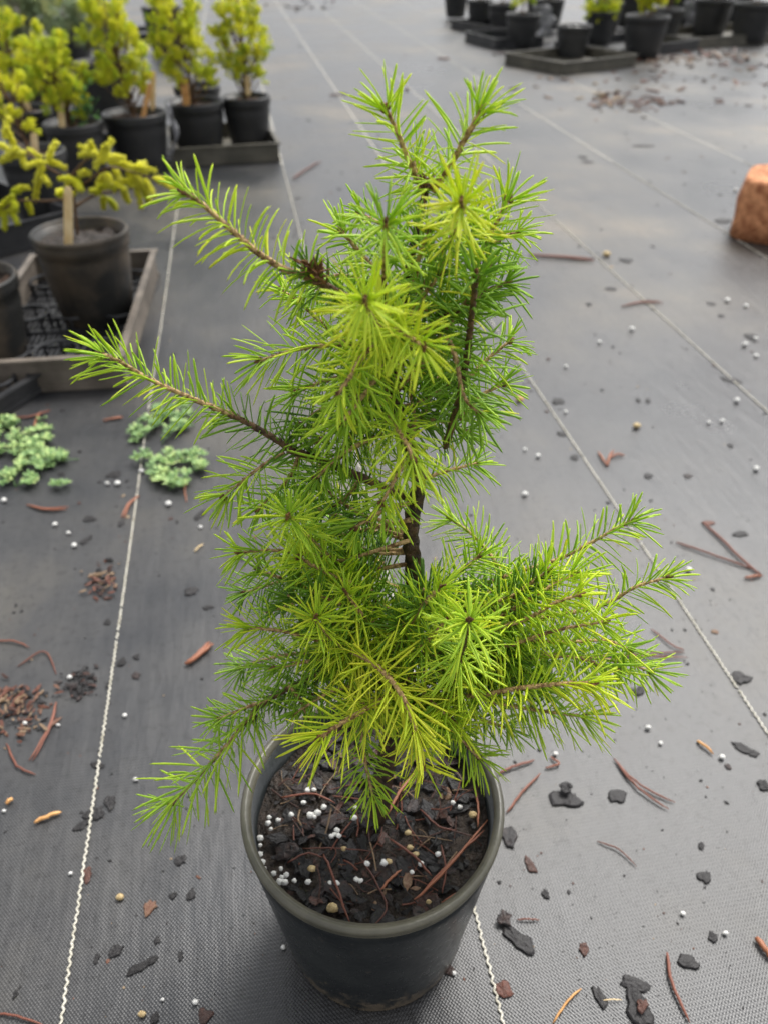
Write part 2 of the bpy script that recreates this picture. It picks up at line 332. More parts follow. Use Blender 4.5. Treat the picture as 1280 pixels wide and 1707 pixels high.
for k, (px, py) in enumerate(THREADS):
    p0 = np.array(G(px, py)); p0[2] = 0; rg = np.random.default_rng(k); mb = MB()
    s0 = -0.35 - p0[1]; s = s0; i = 0
    while s < 2.6 - p0[1]:
        c = p0 + tdir * s + tnor * (rg.normal(0, 0.0002) + 0.0006 * math.sin(s * 7 + k)); c[2] = 0.0006
        d = norm(tdir + tnor * (0.62 if i % 2 else -0.62))
        if rg.random() > 0.03:
            blob(mb, c, (0.0026, 0.00105, 0.0008), axes=np.array([d, np.cross([0, 0, 1], d), [0, 0, 1]]), nu=6, nv=4, rough=0.1, seed=i)
        s += 0.0031; i += 1
    w = 0.0016
    q = [p0 + tdir * a + tnor * b for a in np.linspace(s, 12, 40) for b in (-w, w)]
    q = np.array(q); q[:, 2] = 0.0008
    mb.add(q, [(2 * a, 2 * a + 1, 2 * a + 3, 2 * a + 2) for a in range(39)])
    mb.build('marker_thread', M['thread'], ground)

# ------------------------------------------------------------------ pots
def pot_profile(rt, rb, h, lip=0.006, band=0.0):
    t = 0.0022
    body = [(rb * 0.3, 0.004), (rb * 0.86, 0.004), (rb * 0.9, 0.0), (rb * 0.985, 0.0), (rb, 0.003), (rb * 1.003, 0.009), (rb * 1.02, 0.011)]
    body += [(rb * 1.02 + (rt - lip * 0.5 - rb * 1.02) * k / 6, 0.011 + (h - 0.02 - 0.011) * k / 6) for k in range(1, 7)]
    if band: body[-1:] = [(rt - lip * 0.5 - 0.004, h - band - 0.004), (rt - lip * 0.3, h - band), (rt - lip * 0.25, h - 0.006)]
    else: body += [(rt - lip * 0.45, h - 0.006)]
    inner = [(rt - lip - t, h - 0.004), (rt - lip - t - 0.003, h - 0.05), (rb - t, 0.008), (0.004, 0.008)]
    rim = [(rt - lip - t, h - 0.008), (rt - lip - t + 0.0005, h - 0.002), (rt - lip + 0.0005, h), (rt - 0.0035, h + 0.0008), (rt - 0.0012, h - 0.0006), (rt, h - 0.003),
           (rt, h - 0.0062), (rt - 0.0015, h - 0.0085), (rt - 0.0005, h - 0.0100), (rt - 0.0008, h - 0.0125), (rt - lip * 0.5, h - 0.0135)]
    if lip < .005: rim = [(a, h + (z - h) * .62) for a, z in rim]
    return body + inner, rim
def make_pot(parent, c, rt, rb, h, mpot, mrim, ns=64, band=0.0, wob=0.0, seed=0, lip=0.006):
    body, rim = pot_profile(rt, rb, h, lip, band)
    mb = MB(); lathe(mb, body, c, ns, wob=wob, seed=seed); pot = mb.build('pot', mpot, parent)
    mb = MB(); lathe(mb, rim, c, ns, wob=wob, seed=seed); mb.build('rim', mrim, pot)
    return pot
def soil_disc(parent, c, r, z, mat, amp=0.004, seed=0, ns=48, nr=12):
    mb = MB(); V = [(c[0], c[1], c[2] + z)]
    for i in range(1, nr + 1):
        for j in range(ns):
            a = 2 * math.pi * j / ns; q = r * i / nr
            x, y = q * math.cos(a), q * math.sin(a)
            V.append((c[0] + x, c[1] + y, c[2] + z + amp * noise.noise(Vector((x * 60, y * 60, seed))) + amp * 0.6 * noise.noise(Vector((x * 170, y * 170, seed + 5)))))
    F = [(0, 1 + j, 1 + (j + 1) % ns) for j in range(ns)]
    F += [(1 + i * ns + j, 1 + (i + 1) * ns + j, 1 + (i + 1) * ns + (j + 1) % ns, 1 + i * ns + (j + 1) % ns) for i in range(nr - 1) for j in range(ns)]
    mb.add(V, F); return mb.build('soil', mat, parent)

# ------------------------------------------------------------------ THE CONIFER
POT_H, POT_R, POT_RB = 0.164, 0.0843, 0.0660
pc = G(621, 1329, POT_H); PC = Vector((pc.x, pc.y, 0)); SOIL_Z = POT_H - 0.024
conifer = thing('potted_conifer', PC, 'green spiky-needled young conifer in an olive-rimmed dark pot, middle foreground', 'potted conifer')
mainpot = make_pot(conifer, PC, POT_R, POT_RB, POT_H, M['pot'], M['rim'], ns=128, lip=0.0045)
soil = soil_disc(conifer, PC, POT_R - 0.0085, SOIL_Z, M['soil'], amp=0.006, seed=3, ns=72, nr=24)
# mulch, perlite and dead needles lying in the pot
rg = np.random.default_rng(5); mb = MB()
for i in range(330):
    a = rg.uniform(0, 2 * math.pi); q = (POT_R - 0.014) * math.sqrt(rg.random()); sz = rg.choice([0.0025, 0.004, 0.006, 0.009], p=[.4, .3, .2, .1])
    tn = rg.choice([0.05, 0.3, 0.5, 0.62, 0.86], p=[.4, .28, .2, .08, .04])
    chip_mesh(mb, (PC.x + q * math.cos(a), PC.y + q * math.sin(a), SOIL_Z + rg.uniform(-.001, .004)), sz * rg.uniform(.8, 1.6), sz * rg.uniform(.5, .9), sz * rg.uniform(.18, .4), rg.uniform(0, 6.3), tn, i, rg.uniform(-.5, .5), rg.uniform(0, 6.3))
for i in range(110):
    a = rg.uniform(0, 2 * math.pi); q = (POT_R - 0.02) * math.sqrt(rg.random()); c_ = np.array([PC.x + q * math.cos(a), PC.y + q * math.sin(a), SOIL_Z + rg.uniform(.002, .006)])
    d_ = rg.normal(0, 1, 3) * [1, 1, .12]; d_ = norm(d_) * rg.uniform(.004, .014)
    tube(mb, catmull([c_ - d_, c_ + rg.normal(0, .0015, 3), c_ + d_], 6), rg.uniform(.0002, .0006), 5, tone=float(rg.choice([.3, .62, .75, .9])))
o = mb.build('bark_mulch', M['chip'], soil, smooth=False); o['kind'] = 'stuff'
PERL = [(506, 1338), (513, 1317), (524, 1316), (540, 1345), (486, 1358), (464, 1367), (449, 1362), (447, 1372), (452, 1382), (518, 1359), (525, 1362), (529, 1355), (562, 1384), (558, 1391), (565, 1393), (553, 1394), (590, 1363), (592, 1345), (434, 1397), (434, 1409), (434, 1424), (438, 1437), (440, 1449), (457, 1456), (469, 1448), (478, 1458), (470, 1462), (466, 1470), (475, 1471), (491, 1468), (514, 1470), (550, 1472), (562, 1472), (594, 1466), (601, 1468), (640, 1438), (686, 1454), (730, 1424), (754, 1338), (505, 1522), (526, 1534), (766, 1345), (702, 1440), (612, 1440)]
for i, (px, py) in enumerate(PERL):
    p = G(px, py, SOIL_Z + 0.006); mb = MB(); r_ = pxm(p) * rg.uniform(3.4, 6.6)
    blob(mb, (p.x, p.y, p.z), (r_, r_ * rg.uniform(.8, 1), r_ * 0.85), seed=i, nu=9, nv=7, rough=0.26)
    mb.build('perlite_bead', M['perlite'], soil)
for i, (px, py, r0) in enumerate([(520, 1448, 7), (554, 1513, 10), (648, 1436, 6), (692, 1424, 6), (683, 1413, 6), (680, 1388, 6), (787, 1358, 7), (678, 1539, 7), (714, 1503, 5), (573, 1415, 5)]):
    p = G(px, py, SOIL_Z + 0.006); mb = MB(); r_ = pxm(p) * r0
    blob(mb, (p.x, p.y, p.z), (r_, r_ * .8, r_ * 0.7), seed=i + 50, nu=9, nv=7, rough=0.2); mb.build('grit', M['perlite_tan'], soil)
def fallen(parent, pts, z, w, tone, name='fallen_needle', pair=0.0, mat='dead', seed=0):
    """dead needle(s) lying through the given pixels"""
    mb = MB(); P = [np.array(G(px, py, z)) for px, py in pts]; P = catmull(P, 10)
    w = w * 0.8; P[:, :2] += nprng.normal(0, w * .25, (11, 2)); P[:, 2] += 0.0012 * np.sin(np.linspace(0, math.pi, 11)) + w
    tube(mb, P, np.interp(np.linspace(0, 1, 11), [0, .15, .85, 1], [.5, 1, .9, .3]) * w, 6, tone)
    if pair:
        d = P[-1] - P[0]; nrm_ = norm(np.cross(d, [0, 0, 1])); Q = P + nrm_ * (np.linspace(0, 1, 11) ** 1.2 * pair)[:, None]; Q[:, 2] += 0.0004
        tube(mb, Q, np.interp(np.linspace(0, 1, 11), [0, .15, .85, 1], [.5, 1, .9, .3]) * w, 6, tone + 0.1)
    return mb.build(name, M[mat], parent)
for pts, tn, w in [([(690, 1503), (745, 1450), (812, 1368)], .8, .0012), ([(696, 1497), (760, 1430), (806, 1385)], .6, .001), ([(736, 1505), (780, 1480), (795, 1462)], .7, .001), ([(634, 1484), (654, 1465), (669, 1451)], .9, .0011),
                   ([(470, 1330), (520, 1326), (560, 1340)], .5, .001), ([(540, 1425), (556, 1465), (585, 1545)], .3, .001), ([(650, 1400), (690, 1430), (720, 1462)], .3, .0011), ([(505, 1415), (560, 1416), (620, 1420)], .1, .0006),
                   ([(600, 1430), (625, 1470), (645, 1515), (618, 1550)], .0, .0008), ([(790, 1310), (796, 1350), (795, 1380)], .8, .001), ([(645, 1360), (665, 1325), (690, 1290)], .9, .0014), ([(735, 1410), (742, 1450), (736, 1490)], .2, .0008),
                   ([(480, 1440), (510, 1425), (540, 1430)], .15, .0008), ([(560, 1540), (600, 1553), (660, 1556)], .2, .001), ([(700, 1350), (730, 1380), (760, 1385)], .2, .0009)]:
    fallen(soil, pts, SOIL_Z + 0.005, w, tn)

LEAN = R(11); Lv = Vector((0, math.sin(LEAN), math.cos(LEAN))); Pn = Vector((1, 0, 0)).cross(Lv)
PB = PC + Vector((0, 0, SOIL_Z))
def P3(px, py, off=0):
    """point of the plant seen at (px, py); off = millimetres in front of the trunk's plane"""
    d = ray(px, py); t = (PB - CAMP).dot(Pn) / d.dot(Pn)
    return np.array(CAMP + d * (t - off / 1000.0))
TR = [(628, 1385, 0), (640, 1290, 0), (662, 1180, 0), (680, 1060, 0), (690, 960, 0), (684, 885, 0), (697, 800, 0), (676, 735, 0), (657, 660, 0), (655, 600, 0), (668, 520, 0), (682, 440, 0), (698, 370, 0), (712, 305, 4)]
tp = catmull([P3(*p) for p in TR], 90); tw = np.interp(np.linspace(0, 1, 91), [0, .35, .5, .75, 1], [.0066, .0046, .0037, .0023, .0015])
mb = MB(); tube(mb, tp, tw, 12, rough=0.16)
trunk = mb.build('trunk', M['trunk'], conifer)

def shoot(pts, L=24, tone=0.6, dens=950, t0=0.0, r0=1.5, r1=0.8, ab=68, at=40, tipn=12, bud=True, mat='twig', up=0.0, sag=0.0, wd=0.66, bendk=0.12):
    if L < 20.5: wd *= .9; dens *= 1.22
    if tone < .75: tone -= .015
    P = catmull([P3(*p) for p in pts], 8 * max(2, len(pts)))
    n = len(P); mb = MB(); tube(mb, P, np.linspace(r0, r1, n) / 1000 * 0.88, 8, rough=0.14)
    # woody pegs along the stem
    T, A, B = frames(P)
    tot = np.linalg.norm(np.diff(P, axis=0), axis=1).sum()
    for k in range(int(tot * 700)):
        u = nprng.random() * (n - 1); i = min(int(u), n - 2); q = P[i] + (P[i + 1] - P[i]) * (u - i); ph = k * 2.4
        Rr = A[i] * math.cos(ph) + B[i] * math.sin(ph); rr = (r0 + (r1 - r0) * u / n) / 1000 * 0.8
        a = q + Rr * rr; d = norm(Rr + T[i] * 1.2); sd = norm(np.cross(T[i], Rr)) * 0.00035
        mb.add([a - sd - T[i] * .0006, a + sd - T[i] * .0006, a + d * 0.0011, a + T[i] * .0008], [(0, 1, 2), (1, 3, 2), (3, 0, 2)])
    br = mb.build('branch', M[mat], conifer)
    nb = MB(); needles_along(nb, P, L * 1.10 / 1000, wd / 1000, tone + .03, dens * 1.25, t0=t0, ab=ab, at=at, tipn=tipn, up=up, sag=sag, bendk=bendk)
    nb.build('needles', M['needle'], br)
    if bud:
        mb = MB(); e = P[-1]; tt = T[-1]
        ax = np.array([A[-1], B[-1], tt])
        blob(mb, e + tt * 0.0006, (0.0009, 0.0009, 0.0019), seed=n, nu=8, nv=6, axes=ax, rough=0.1)
        for k in range(2):
            s_ = A[-1] * math.cos(k * 3 + n) + B[-1] * math.sin(k * 3 + n)
            blob(mb, e + s_ * 0.0014 - tt * 0.0005, (0.0009, 0.0009, 0.0016), seed=n + k, nu=7, nv=5, axes=ax, rough=0.1)
        mb.build('bud', M['bud'], br)
    return br

SH = [
 # the crown's top
 dict(pts=[(708, 325, 0), (680, 265, 8), (660, 215, 12), (641, 178, 14)], L=18, tone=.66, ab=70, at=38),
 dict(pts=[(722, 318, 6), (748, 280, 14), (772, 236, 20), (803, 182, 24)], L=19.5, tone=.66, ab=68, at=30, tipn=18, r0=1.5, r1=1.3),
 dict(pts=[(712, 330, 0), (700, 300, -5), (690, 270, -10)], L=17, tone=.62, at=35),
 dict(pts=[(735, 420, 10), (760, 385, 35), (770, 352, 55), (768, 336, 66)], L=19, tone=.8, ab=75, at=45, tipn=20),
 dict(pts=[(790, 450, 0), (815, 395, 5), (838, 350, 8), (848, 330, 8)], L=19, tone=.66),
 dict(pts=[(642, 520, 15), (640, 450, 32), (642, 400, 46), (643, 370, 58)], L=20, tone=.58, ab=80, at=55, tipn=20),
 dict(pts=[(625, 450, -10), (595, 415, -10), (568, 385, -8)], L=17, tone=.6),
 dict(pts=[(700, 400, -10), (660, 385, -14), (600, 355, -16)], L=16, tone=.55),
 dict(pts=[(800, 420, -20), (830, 400, -20), (865, 385, -20)], L=17, tone=.62),
 # right-hand upright limb
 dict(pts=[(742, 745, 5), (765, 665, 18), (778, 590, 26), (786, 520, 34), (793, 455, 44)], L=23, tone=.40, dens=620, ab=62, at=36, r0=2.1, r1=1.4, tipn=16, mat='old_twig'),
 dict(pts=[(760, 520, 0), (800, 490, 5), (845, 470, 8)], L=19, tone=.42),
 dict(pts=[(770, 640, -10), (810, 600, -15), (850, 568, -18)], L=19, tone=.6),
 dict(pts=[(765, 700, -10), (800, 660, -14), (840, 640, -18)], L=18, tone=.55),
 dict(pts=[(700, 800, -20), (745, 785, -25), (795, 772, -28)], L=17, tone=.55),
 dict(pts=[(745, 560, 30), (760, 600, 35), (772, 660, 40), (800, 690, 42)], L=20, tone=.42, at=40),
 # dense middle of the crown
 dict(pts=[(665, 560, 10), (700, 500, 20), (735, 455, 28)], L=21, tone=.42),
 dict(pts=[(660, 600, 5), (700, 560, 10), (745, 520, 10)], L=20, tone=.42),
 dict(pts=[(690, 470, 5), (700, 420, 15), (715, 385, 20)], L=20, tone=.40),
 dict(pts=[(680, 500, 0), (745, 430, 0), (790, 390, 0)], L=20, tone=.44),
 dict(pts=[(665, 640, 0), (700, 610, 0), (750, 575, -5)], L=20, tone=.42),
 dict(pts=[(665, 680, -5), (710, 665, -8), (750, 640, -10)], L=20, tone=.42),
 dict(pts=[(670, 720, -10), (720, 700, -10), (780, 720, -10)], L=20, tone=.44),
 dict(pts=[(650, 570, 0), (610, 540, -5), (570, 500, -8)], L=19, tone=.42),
 # big upper left limb
 dict(pts=[(655, 545, 5), (600, 508, 20), (545, 478, 30), (510, 450, 34)], L=13, tone=.22, dens=700, r0=2.4, r1=1.9, mat='old_twig', t0=.25),
 dict(pts=[(540, 474, 30), (455, 438, 34), (380, 378, 36), (332, 335, 36), (305, 320, 36)], L=19.5, tone=.70, ab=66, at=34, r0=1.8, r1=.9, dens=1000),
 dict(pts=[(600, 590, -20), (545, 545, -30), (500, 505, -35), (468, 482, -38)], L=17, tone=.66),
 dict(pts=[(610, 470, -25), (560, 460, -30), (500, 500, -30)], L=16, tone=.55),
 # stars and tufts facing the camera
 dict(pts=[(645, 570, 20), (628, 540, 50), (612, 512, 78), (608, 500, 90)], L=18.5, tone=.76, ab=80, at=55, tipn=22),
 dict(pts=[(650, 560, 30), (662, 548, 55), (688, 565, 72), (706, 578, 84)], L=18, tone=.76, ab=70, at=36),
 dict(pts=[(640, 560, 20), (608, 590, 45), (582, 630, 60), (562, 660, 66)], L=20, tone=.72, ab=74, at=40),
 dict(pts=[(648, 600, 10), (620, 640, 35), (590, 680, 48), (567, 708, 52)], L=19, tone=.58, ab=66, at=36),
 dict(pts=[(650, 690, 20), (664, 718, 50), (680, 745, 68), (690, 770, 72)], L=18.5, tone=.70, ab=70, at=38),
 dict(pts=[(675, 765, 20), (660, 795, 40), (636, 840, 52)], L=18, tone=.66, ab=66),
 dict(pts=[(640, 580, 0), (570, 574, 8), (500, 582, 10), (432, 602, 12)], L=18.5, tone=.62, ab=66),
 dict(pts=[(650, 650, 0), (600, 660, 10), (540, 680, 10), (500, 710, 8)], L=18, tone=.38),
 dict(pts=[(655, 700, 0), (600, 715, 10), (570, 760, 15)], L=18, tone=.40),
 dict(pts=[(660, 720, 5), (610, 735, 20), (560, 765, 26), (525, 800, 28)], L=18, tone=.55),
 dict(pts=[(655, 660, 5), (590, 700, 15), (530, 735, 18)], L=18, tone=.50),
 dict(pts=[(680, 840, 5), (640, 850, 20), (590, 880, 26)], L=18, tone=.55),
 dict(pts=[(650, 620, 0), (560, 630, 0), (490, 655, 0)], L=18, tone=.55),
 # long left limb
 dict(pts=[(690, 835, 0), (640, 812, 6), (590, 790, 12), (530, 765, 16), (480, 750, 20)], L=16, tone=.3, dens=160, r0=2.6, r1=2.1, mat='old_twig', tipn=2, bud=False),
 dict(pts=[(490, 752, 20), (440, 720, 22), (385, 690, 24)], L=18, tone=.36, dens=850, r0=2.0, r1=1.6, mat='old_twig', tipn=4),
 dict(pts=[(390, 692, 24), (320, 664, 26), (250, 632, 28), (195, 600, 30), (168, 590, 30)], L=19, tone=.62, r0=1.6, r1=.8, dens=950, ab=68, at=36),
 dict(pts=[(475, 755, 20), (440, 775, 22), (400, 806, 24), (372, 830, 26)], L=17.5, tone=.62, r0=1.1, ab=62, t0=.3),
 dict(pts=[(500, 760, 10), (480, 800, 5), (430, 850, 0)], L=17, tone=.5),
 dict(pts=[(470, 745, 10), (500, 720, 5), (540, 700, 0)], L=17, tone=.35),
 dict(pts=[(540, 770, 5), (520, 810, 0), (490, 850, -5)], L=18, tone=.44),
 dict(pts=[(600, 800, 0), (570, 836, -8), (530, 850, -12)], L=17, tone=.4),
 dict(pts=[(560, 940, 0), (520, 900, 25), (492, 872, 50), (480, 860, 62)], L=20, tone=.66, ab=80, at=55, tipn=24),
 # left side, below
 dict(pts=[(620, 960, -5), (540, 930, 5), (470, 918, 10), (398, 921, 12)], L=17.5, tone=.58),
 dict(pts=[(620, 985, 0), (560, 962, 25), (515, 938, 36), (498, 928, 40)], L=19, tone=.70),
 dict(pts=[(600, 985, -15), (540, 962, -14), (480, 966, -12), (405, 990, -10)], L=17, tone=.42),
 dict(pts=[(680, 900, -20), (620, 885, -28), (560, 880, -32)], L=17, tone=.38),
 dict(pts=[(600, 1010, -20), (520, 1000, -20), (450, 1020, -18)], L=17, tone=.38),
 dict(pts=[(640, 940, -40), (570, 910, -45), (520, 900, -45)], L=17, tone=.32),
 dict(pts=[(700, 990, -20), (640, 970, -30), (590, 940, -35)], L=17, tone=.38),
 dict(pts=[(600, 1085, 10), (540, 1070, 25), (470, 1052, 32), (410, 1046, 34)], L=20, tone=.68),
 dict(pts=[(600, 1110, 5), (560, 1070, 40), (535, 1045, 55), (526, 1028, 66)], L=20, tone=.72, ab=78, at=48, tipn=20),
 dict(pts=[(600, 1110, 5), (550, 1098, 22), (500, 1105, 30), (455, 1115, 34)], L=18, tone=.48),
 dict(pts=[(580, 1100, -10), (500, 1090, -12), (440, 1100, -15), (400, 1115, -15)], L=18, tone=.46),
 # back and right
 dict(pts=[(850, 985, -25), (820, 930, -35), (785, 890, -42), (748, 864, -46)], L=18, tone=.62),
 dict(pts=[(700, 1030, -10), (780, 985, -25), (860, 955, -30), (940, 928, -28), (1010, 890, -24), (1058, 866, -20)], L=22, tone=.58, t0=.35, dens=900, ab=64, r0=1.8),
 dict(pts=[(720, 1050, 0), (800, 1045, 0), (900, 1030, 0), (1000, 1010, 0), (1060, 978, 0), (1115, 962, 2)], L=21, tone=.60, t0=.35, dens=900, r0=1.8),
 dict(pts=[(740, 1070, 20), (820, 1050, 30), (880, 1030, 36), (925, 1005, 40), (968, 990, 42)], L=22, tone=.74, t0=.2),
 dict(pts=[(760, 1060, 10), (830, 1015, 14), (880, 975, 14), (915, 950, 14)], L=20, tone=.70),
 dict(pts=[(700, 1080, 10), (800, 1068, 18), (870, 1068, 22), (940, 1070, 24), (1010, 1068, 24), (1050, 1085, 24)], L=22, tone=.62, t0=.25),
 dict(pts=[(900, 1090, 5), (970, 1095, 5), (1040, 1105, 5), (1085, 1120, 5)], L=21, tone=.58),
 dict(pts=[(720, 1165, 25), (800, 1158, 50), (860, 1148, 60), (930, 1140, 66), (990, 1139, 70)], L=24.5, tone=.76, ab=76, at=28, dens=1000, r0=1.6, r1=1.3, sag=.12, tipn=16),
 dict(pts=[(800, 1165, 20), (870, 1180, 25), (940, 1190, 28), (975, 1195, 28)], L=23, tone=.62, sag=.25),
 dict(pts=[(740, 1120, 20), (780, 1130, 20), (850, 1120, 15), (900, 1125, 12)], L=20, tone=.45),
 dict(pts=[(755, 1150, 30), (765, 1105, 60), (775, 1065, 84), (781, 1032, 100)], L=23, tone=.64, ab=76, at=55, tipn=22, r0=1.7, r1=1.5, mat='old_twig'),
 dict(pts=[(655, 1090, 15), (680, 1045, 35), (712, 1000, 50), (738, 978, 54)], L=20, tone=.68),
 dict(pts=[(700, 1060, -10), (640, 1010, 0), (600, 985, 10)], L=19, tone=.5),
 dict(pts=[(720, 1060, -20), (780, 1010, -20), (830, 975, -22)], L=19, tone=.5),
 dict(pts=[(720, 1090, -20), (820, 1080, -30), (900, 1060, -34)], L=19, tone=.45),
 dict(pts=[(740, 1080, 10), (830, 1030, 20), (905, 985, 22), (960, 955, 20)], L=21, tone=.66),
 dict(pts=[(760, 1100, 20), (850, 1075, 35), (930, 1050, 42), (1010, 1035, 42)], L=21, tone=.68),
 dict(pts=[(760, 1120, 15), (850, 1100, 25), (950, 1095, 30), (1030, 1120, 30)], L=21, tone=.60),
 dict(pts=[(720, 1000, 0), (760, 960, 5), (800, 925, 5)], L=19, tone=.58),
 dict(pts=[(640, 1060, 15), (600, 1020, 35), (575, 985, 45)], L=20, tone=.70),
 dict(pts=[(560, 1000, 0), (500, 975, 5), (430, 950, 5)], L=18, tone=.5),
 dict(pts=[(680, 1100, 30), (720, 1060, 55), (745, 1030, 66)], L=21, tone=.66),
 # front
 dict(pts=[(560, 1075, 20), (610, 1098, 55), (650, 1132, 84), (680, 1180, 104), (694, 1225, 114)], L=22.5, tone=.87, ab=74, at=34, dens=950, r0=1.6, r1=1.2, tipn=18, sag=.06),
 dict(pts=[(690, 1190, 40), (698, 1230, 60), (703, 1262, 74), (706, 1278, 80)], L=22, tone=.82, ab=66, at=40),
 dict(pts=[(660, 1150, 25), (610, 1182, 70), (570, 1205, 90), (530, 1232, 104)], L=23, tone=.80, ab=68, at=34, r0=1.5, r1=1.3, tipn=16, sag=.05),
 dict(pts=[(600, 1200, 25), (606, 1245, 40), (612, 1285, 48), (622, 1330, 54)], L=20, tone=.60, ab=60, at=30),
 dict(pts=[(700, 1160, 20), (740, 1200, 35), (775, 1240, 42), (800, 1266, 46)], L=20, tone=.62),
 dict(pts=[(660, 1100, 0), (560, 1115, 10), (480, 1148, 18), (430, 1180, 24), (424, 1200, 26)], L=18, tone=.42, r0=2.0, r1=1.5, mat='old_twig', t0=.2, tipn=3, dens=750),
 dict(pts=[(430, 1178, 24), (395, 1222, 28), (345, 1280, 34), (285, 1342, 38)], L=27, tone=.56, dens=800, ab=60, at=34, r0=1.4, r1=1.0, tipn=14),
 dict(pts=[(450, 1165, 22), (410, 1180, 26), (362, 1200, 30)], L=16.5, tone=.52, r0=1.3),
 dict(pts=[(480, 1140, 20), (500, 1165, 26), (515, 1200, 30)], L=14, tone=.5, dens=400),
 dict(pts=[(640, 1140, 10), (560, 1150, 30), (490, 1190, 34)], L=19, tone=.5),
 dict(pts=[(700, 1120, 10), (640, 1160, 25), (600, 1180, 30)], L=20, tone=.45),
 dict(pts=[(720, 1130, 10), (740, 1180, 20), (760, 1215, 20)], L=20, tone=.45),
 dict(pts=[(700, 1140, 0), (780, 1190, 10), (850, 1215, 10)], L=20, tone=.5),
]
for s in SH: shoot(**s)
# short inner shoots that fill the crown; most toned darker, inner shade put into colour
rf = np.random.default_rng(42); tw_mb, in_mb = MB(), MB()
def trunk_px(py): 
    k = sorted(TR, key=lambda q: q[1]); return float(np.interp(py, [q[1] for q in k], [q[0] for q in k]))
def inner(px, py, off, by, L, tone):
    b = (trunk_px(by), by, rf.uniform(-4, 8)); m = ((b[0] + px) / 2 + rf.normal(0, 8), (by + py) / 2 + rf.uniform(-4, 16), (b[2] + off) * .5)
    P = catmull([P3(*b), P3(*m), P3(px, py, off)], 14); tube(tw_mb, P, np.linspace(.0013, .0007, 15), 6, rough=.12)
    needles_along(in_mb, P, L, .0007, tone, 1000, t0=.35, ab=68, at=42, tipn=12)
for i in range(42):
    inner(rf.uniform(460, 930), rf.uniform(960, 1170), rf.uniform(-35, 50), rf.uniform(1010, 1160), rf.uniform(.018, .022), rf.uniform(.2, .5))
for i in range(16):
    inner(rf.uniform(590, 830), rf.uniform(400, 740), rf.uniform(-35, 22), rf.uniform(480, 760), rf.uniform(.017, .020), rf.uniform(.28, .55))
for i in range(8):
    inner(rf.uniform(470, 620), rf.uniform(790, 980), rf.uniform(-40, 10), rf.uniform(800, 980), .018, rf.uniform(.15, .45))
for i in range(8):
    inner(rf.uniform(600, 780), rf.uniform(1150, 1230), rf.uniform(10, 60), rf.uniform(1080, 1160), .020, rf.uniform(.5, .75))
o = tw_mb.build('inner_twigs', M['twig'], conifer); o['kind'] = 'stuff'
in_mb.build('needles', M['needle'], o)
# dark cluster of dry bud scales on the upper left limb
mb = MB(); nA = 34; base = np.array([P3(512 + 34 * k / nA, 440 + 34 * k / nA, 36) for k in range(nA)])
D = norm(np.array([P3(505, 400, 45)])[0] - base + nprng.normal(0, 0.012, (nA, 3)))
needle_batch(mb, base, D, nprng.uniform(.004, .009, nA), np.full(nA, .0007), nprng.normal(0, .1, (nA, 3)), np.full(nA, .2))
mb.build('dry_bud_cluster', M['bud'], conifer)
mb = MB(); nA = 26; base = np.array([P3(700 + 30 * (k % 6) / 6, 305 + 14 * (k % 5) / 5, 8) for k in range(nA)])
D = norm(np.array([P3(712, 262, 10)])[0] - base + nprng.normal(0, 0.008, (nA, 3)))
needle_batch(mb, base, D, nprng.uniform(.004, .007, nA), np.full(nA, .0007), nprng.normal(0, .1, (nA, 3)), np.full(nA, .2))
mb.build('dry_bud_cluster', M['bud'], conifer)

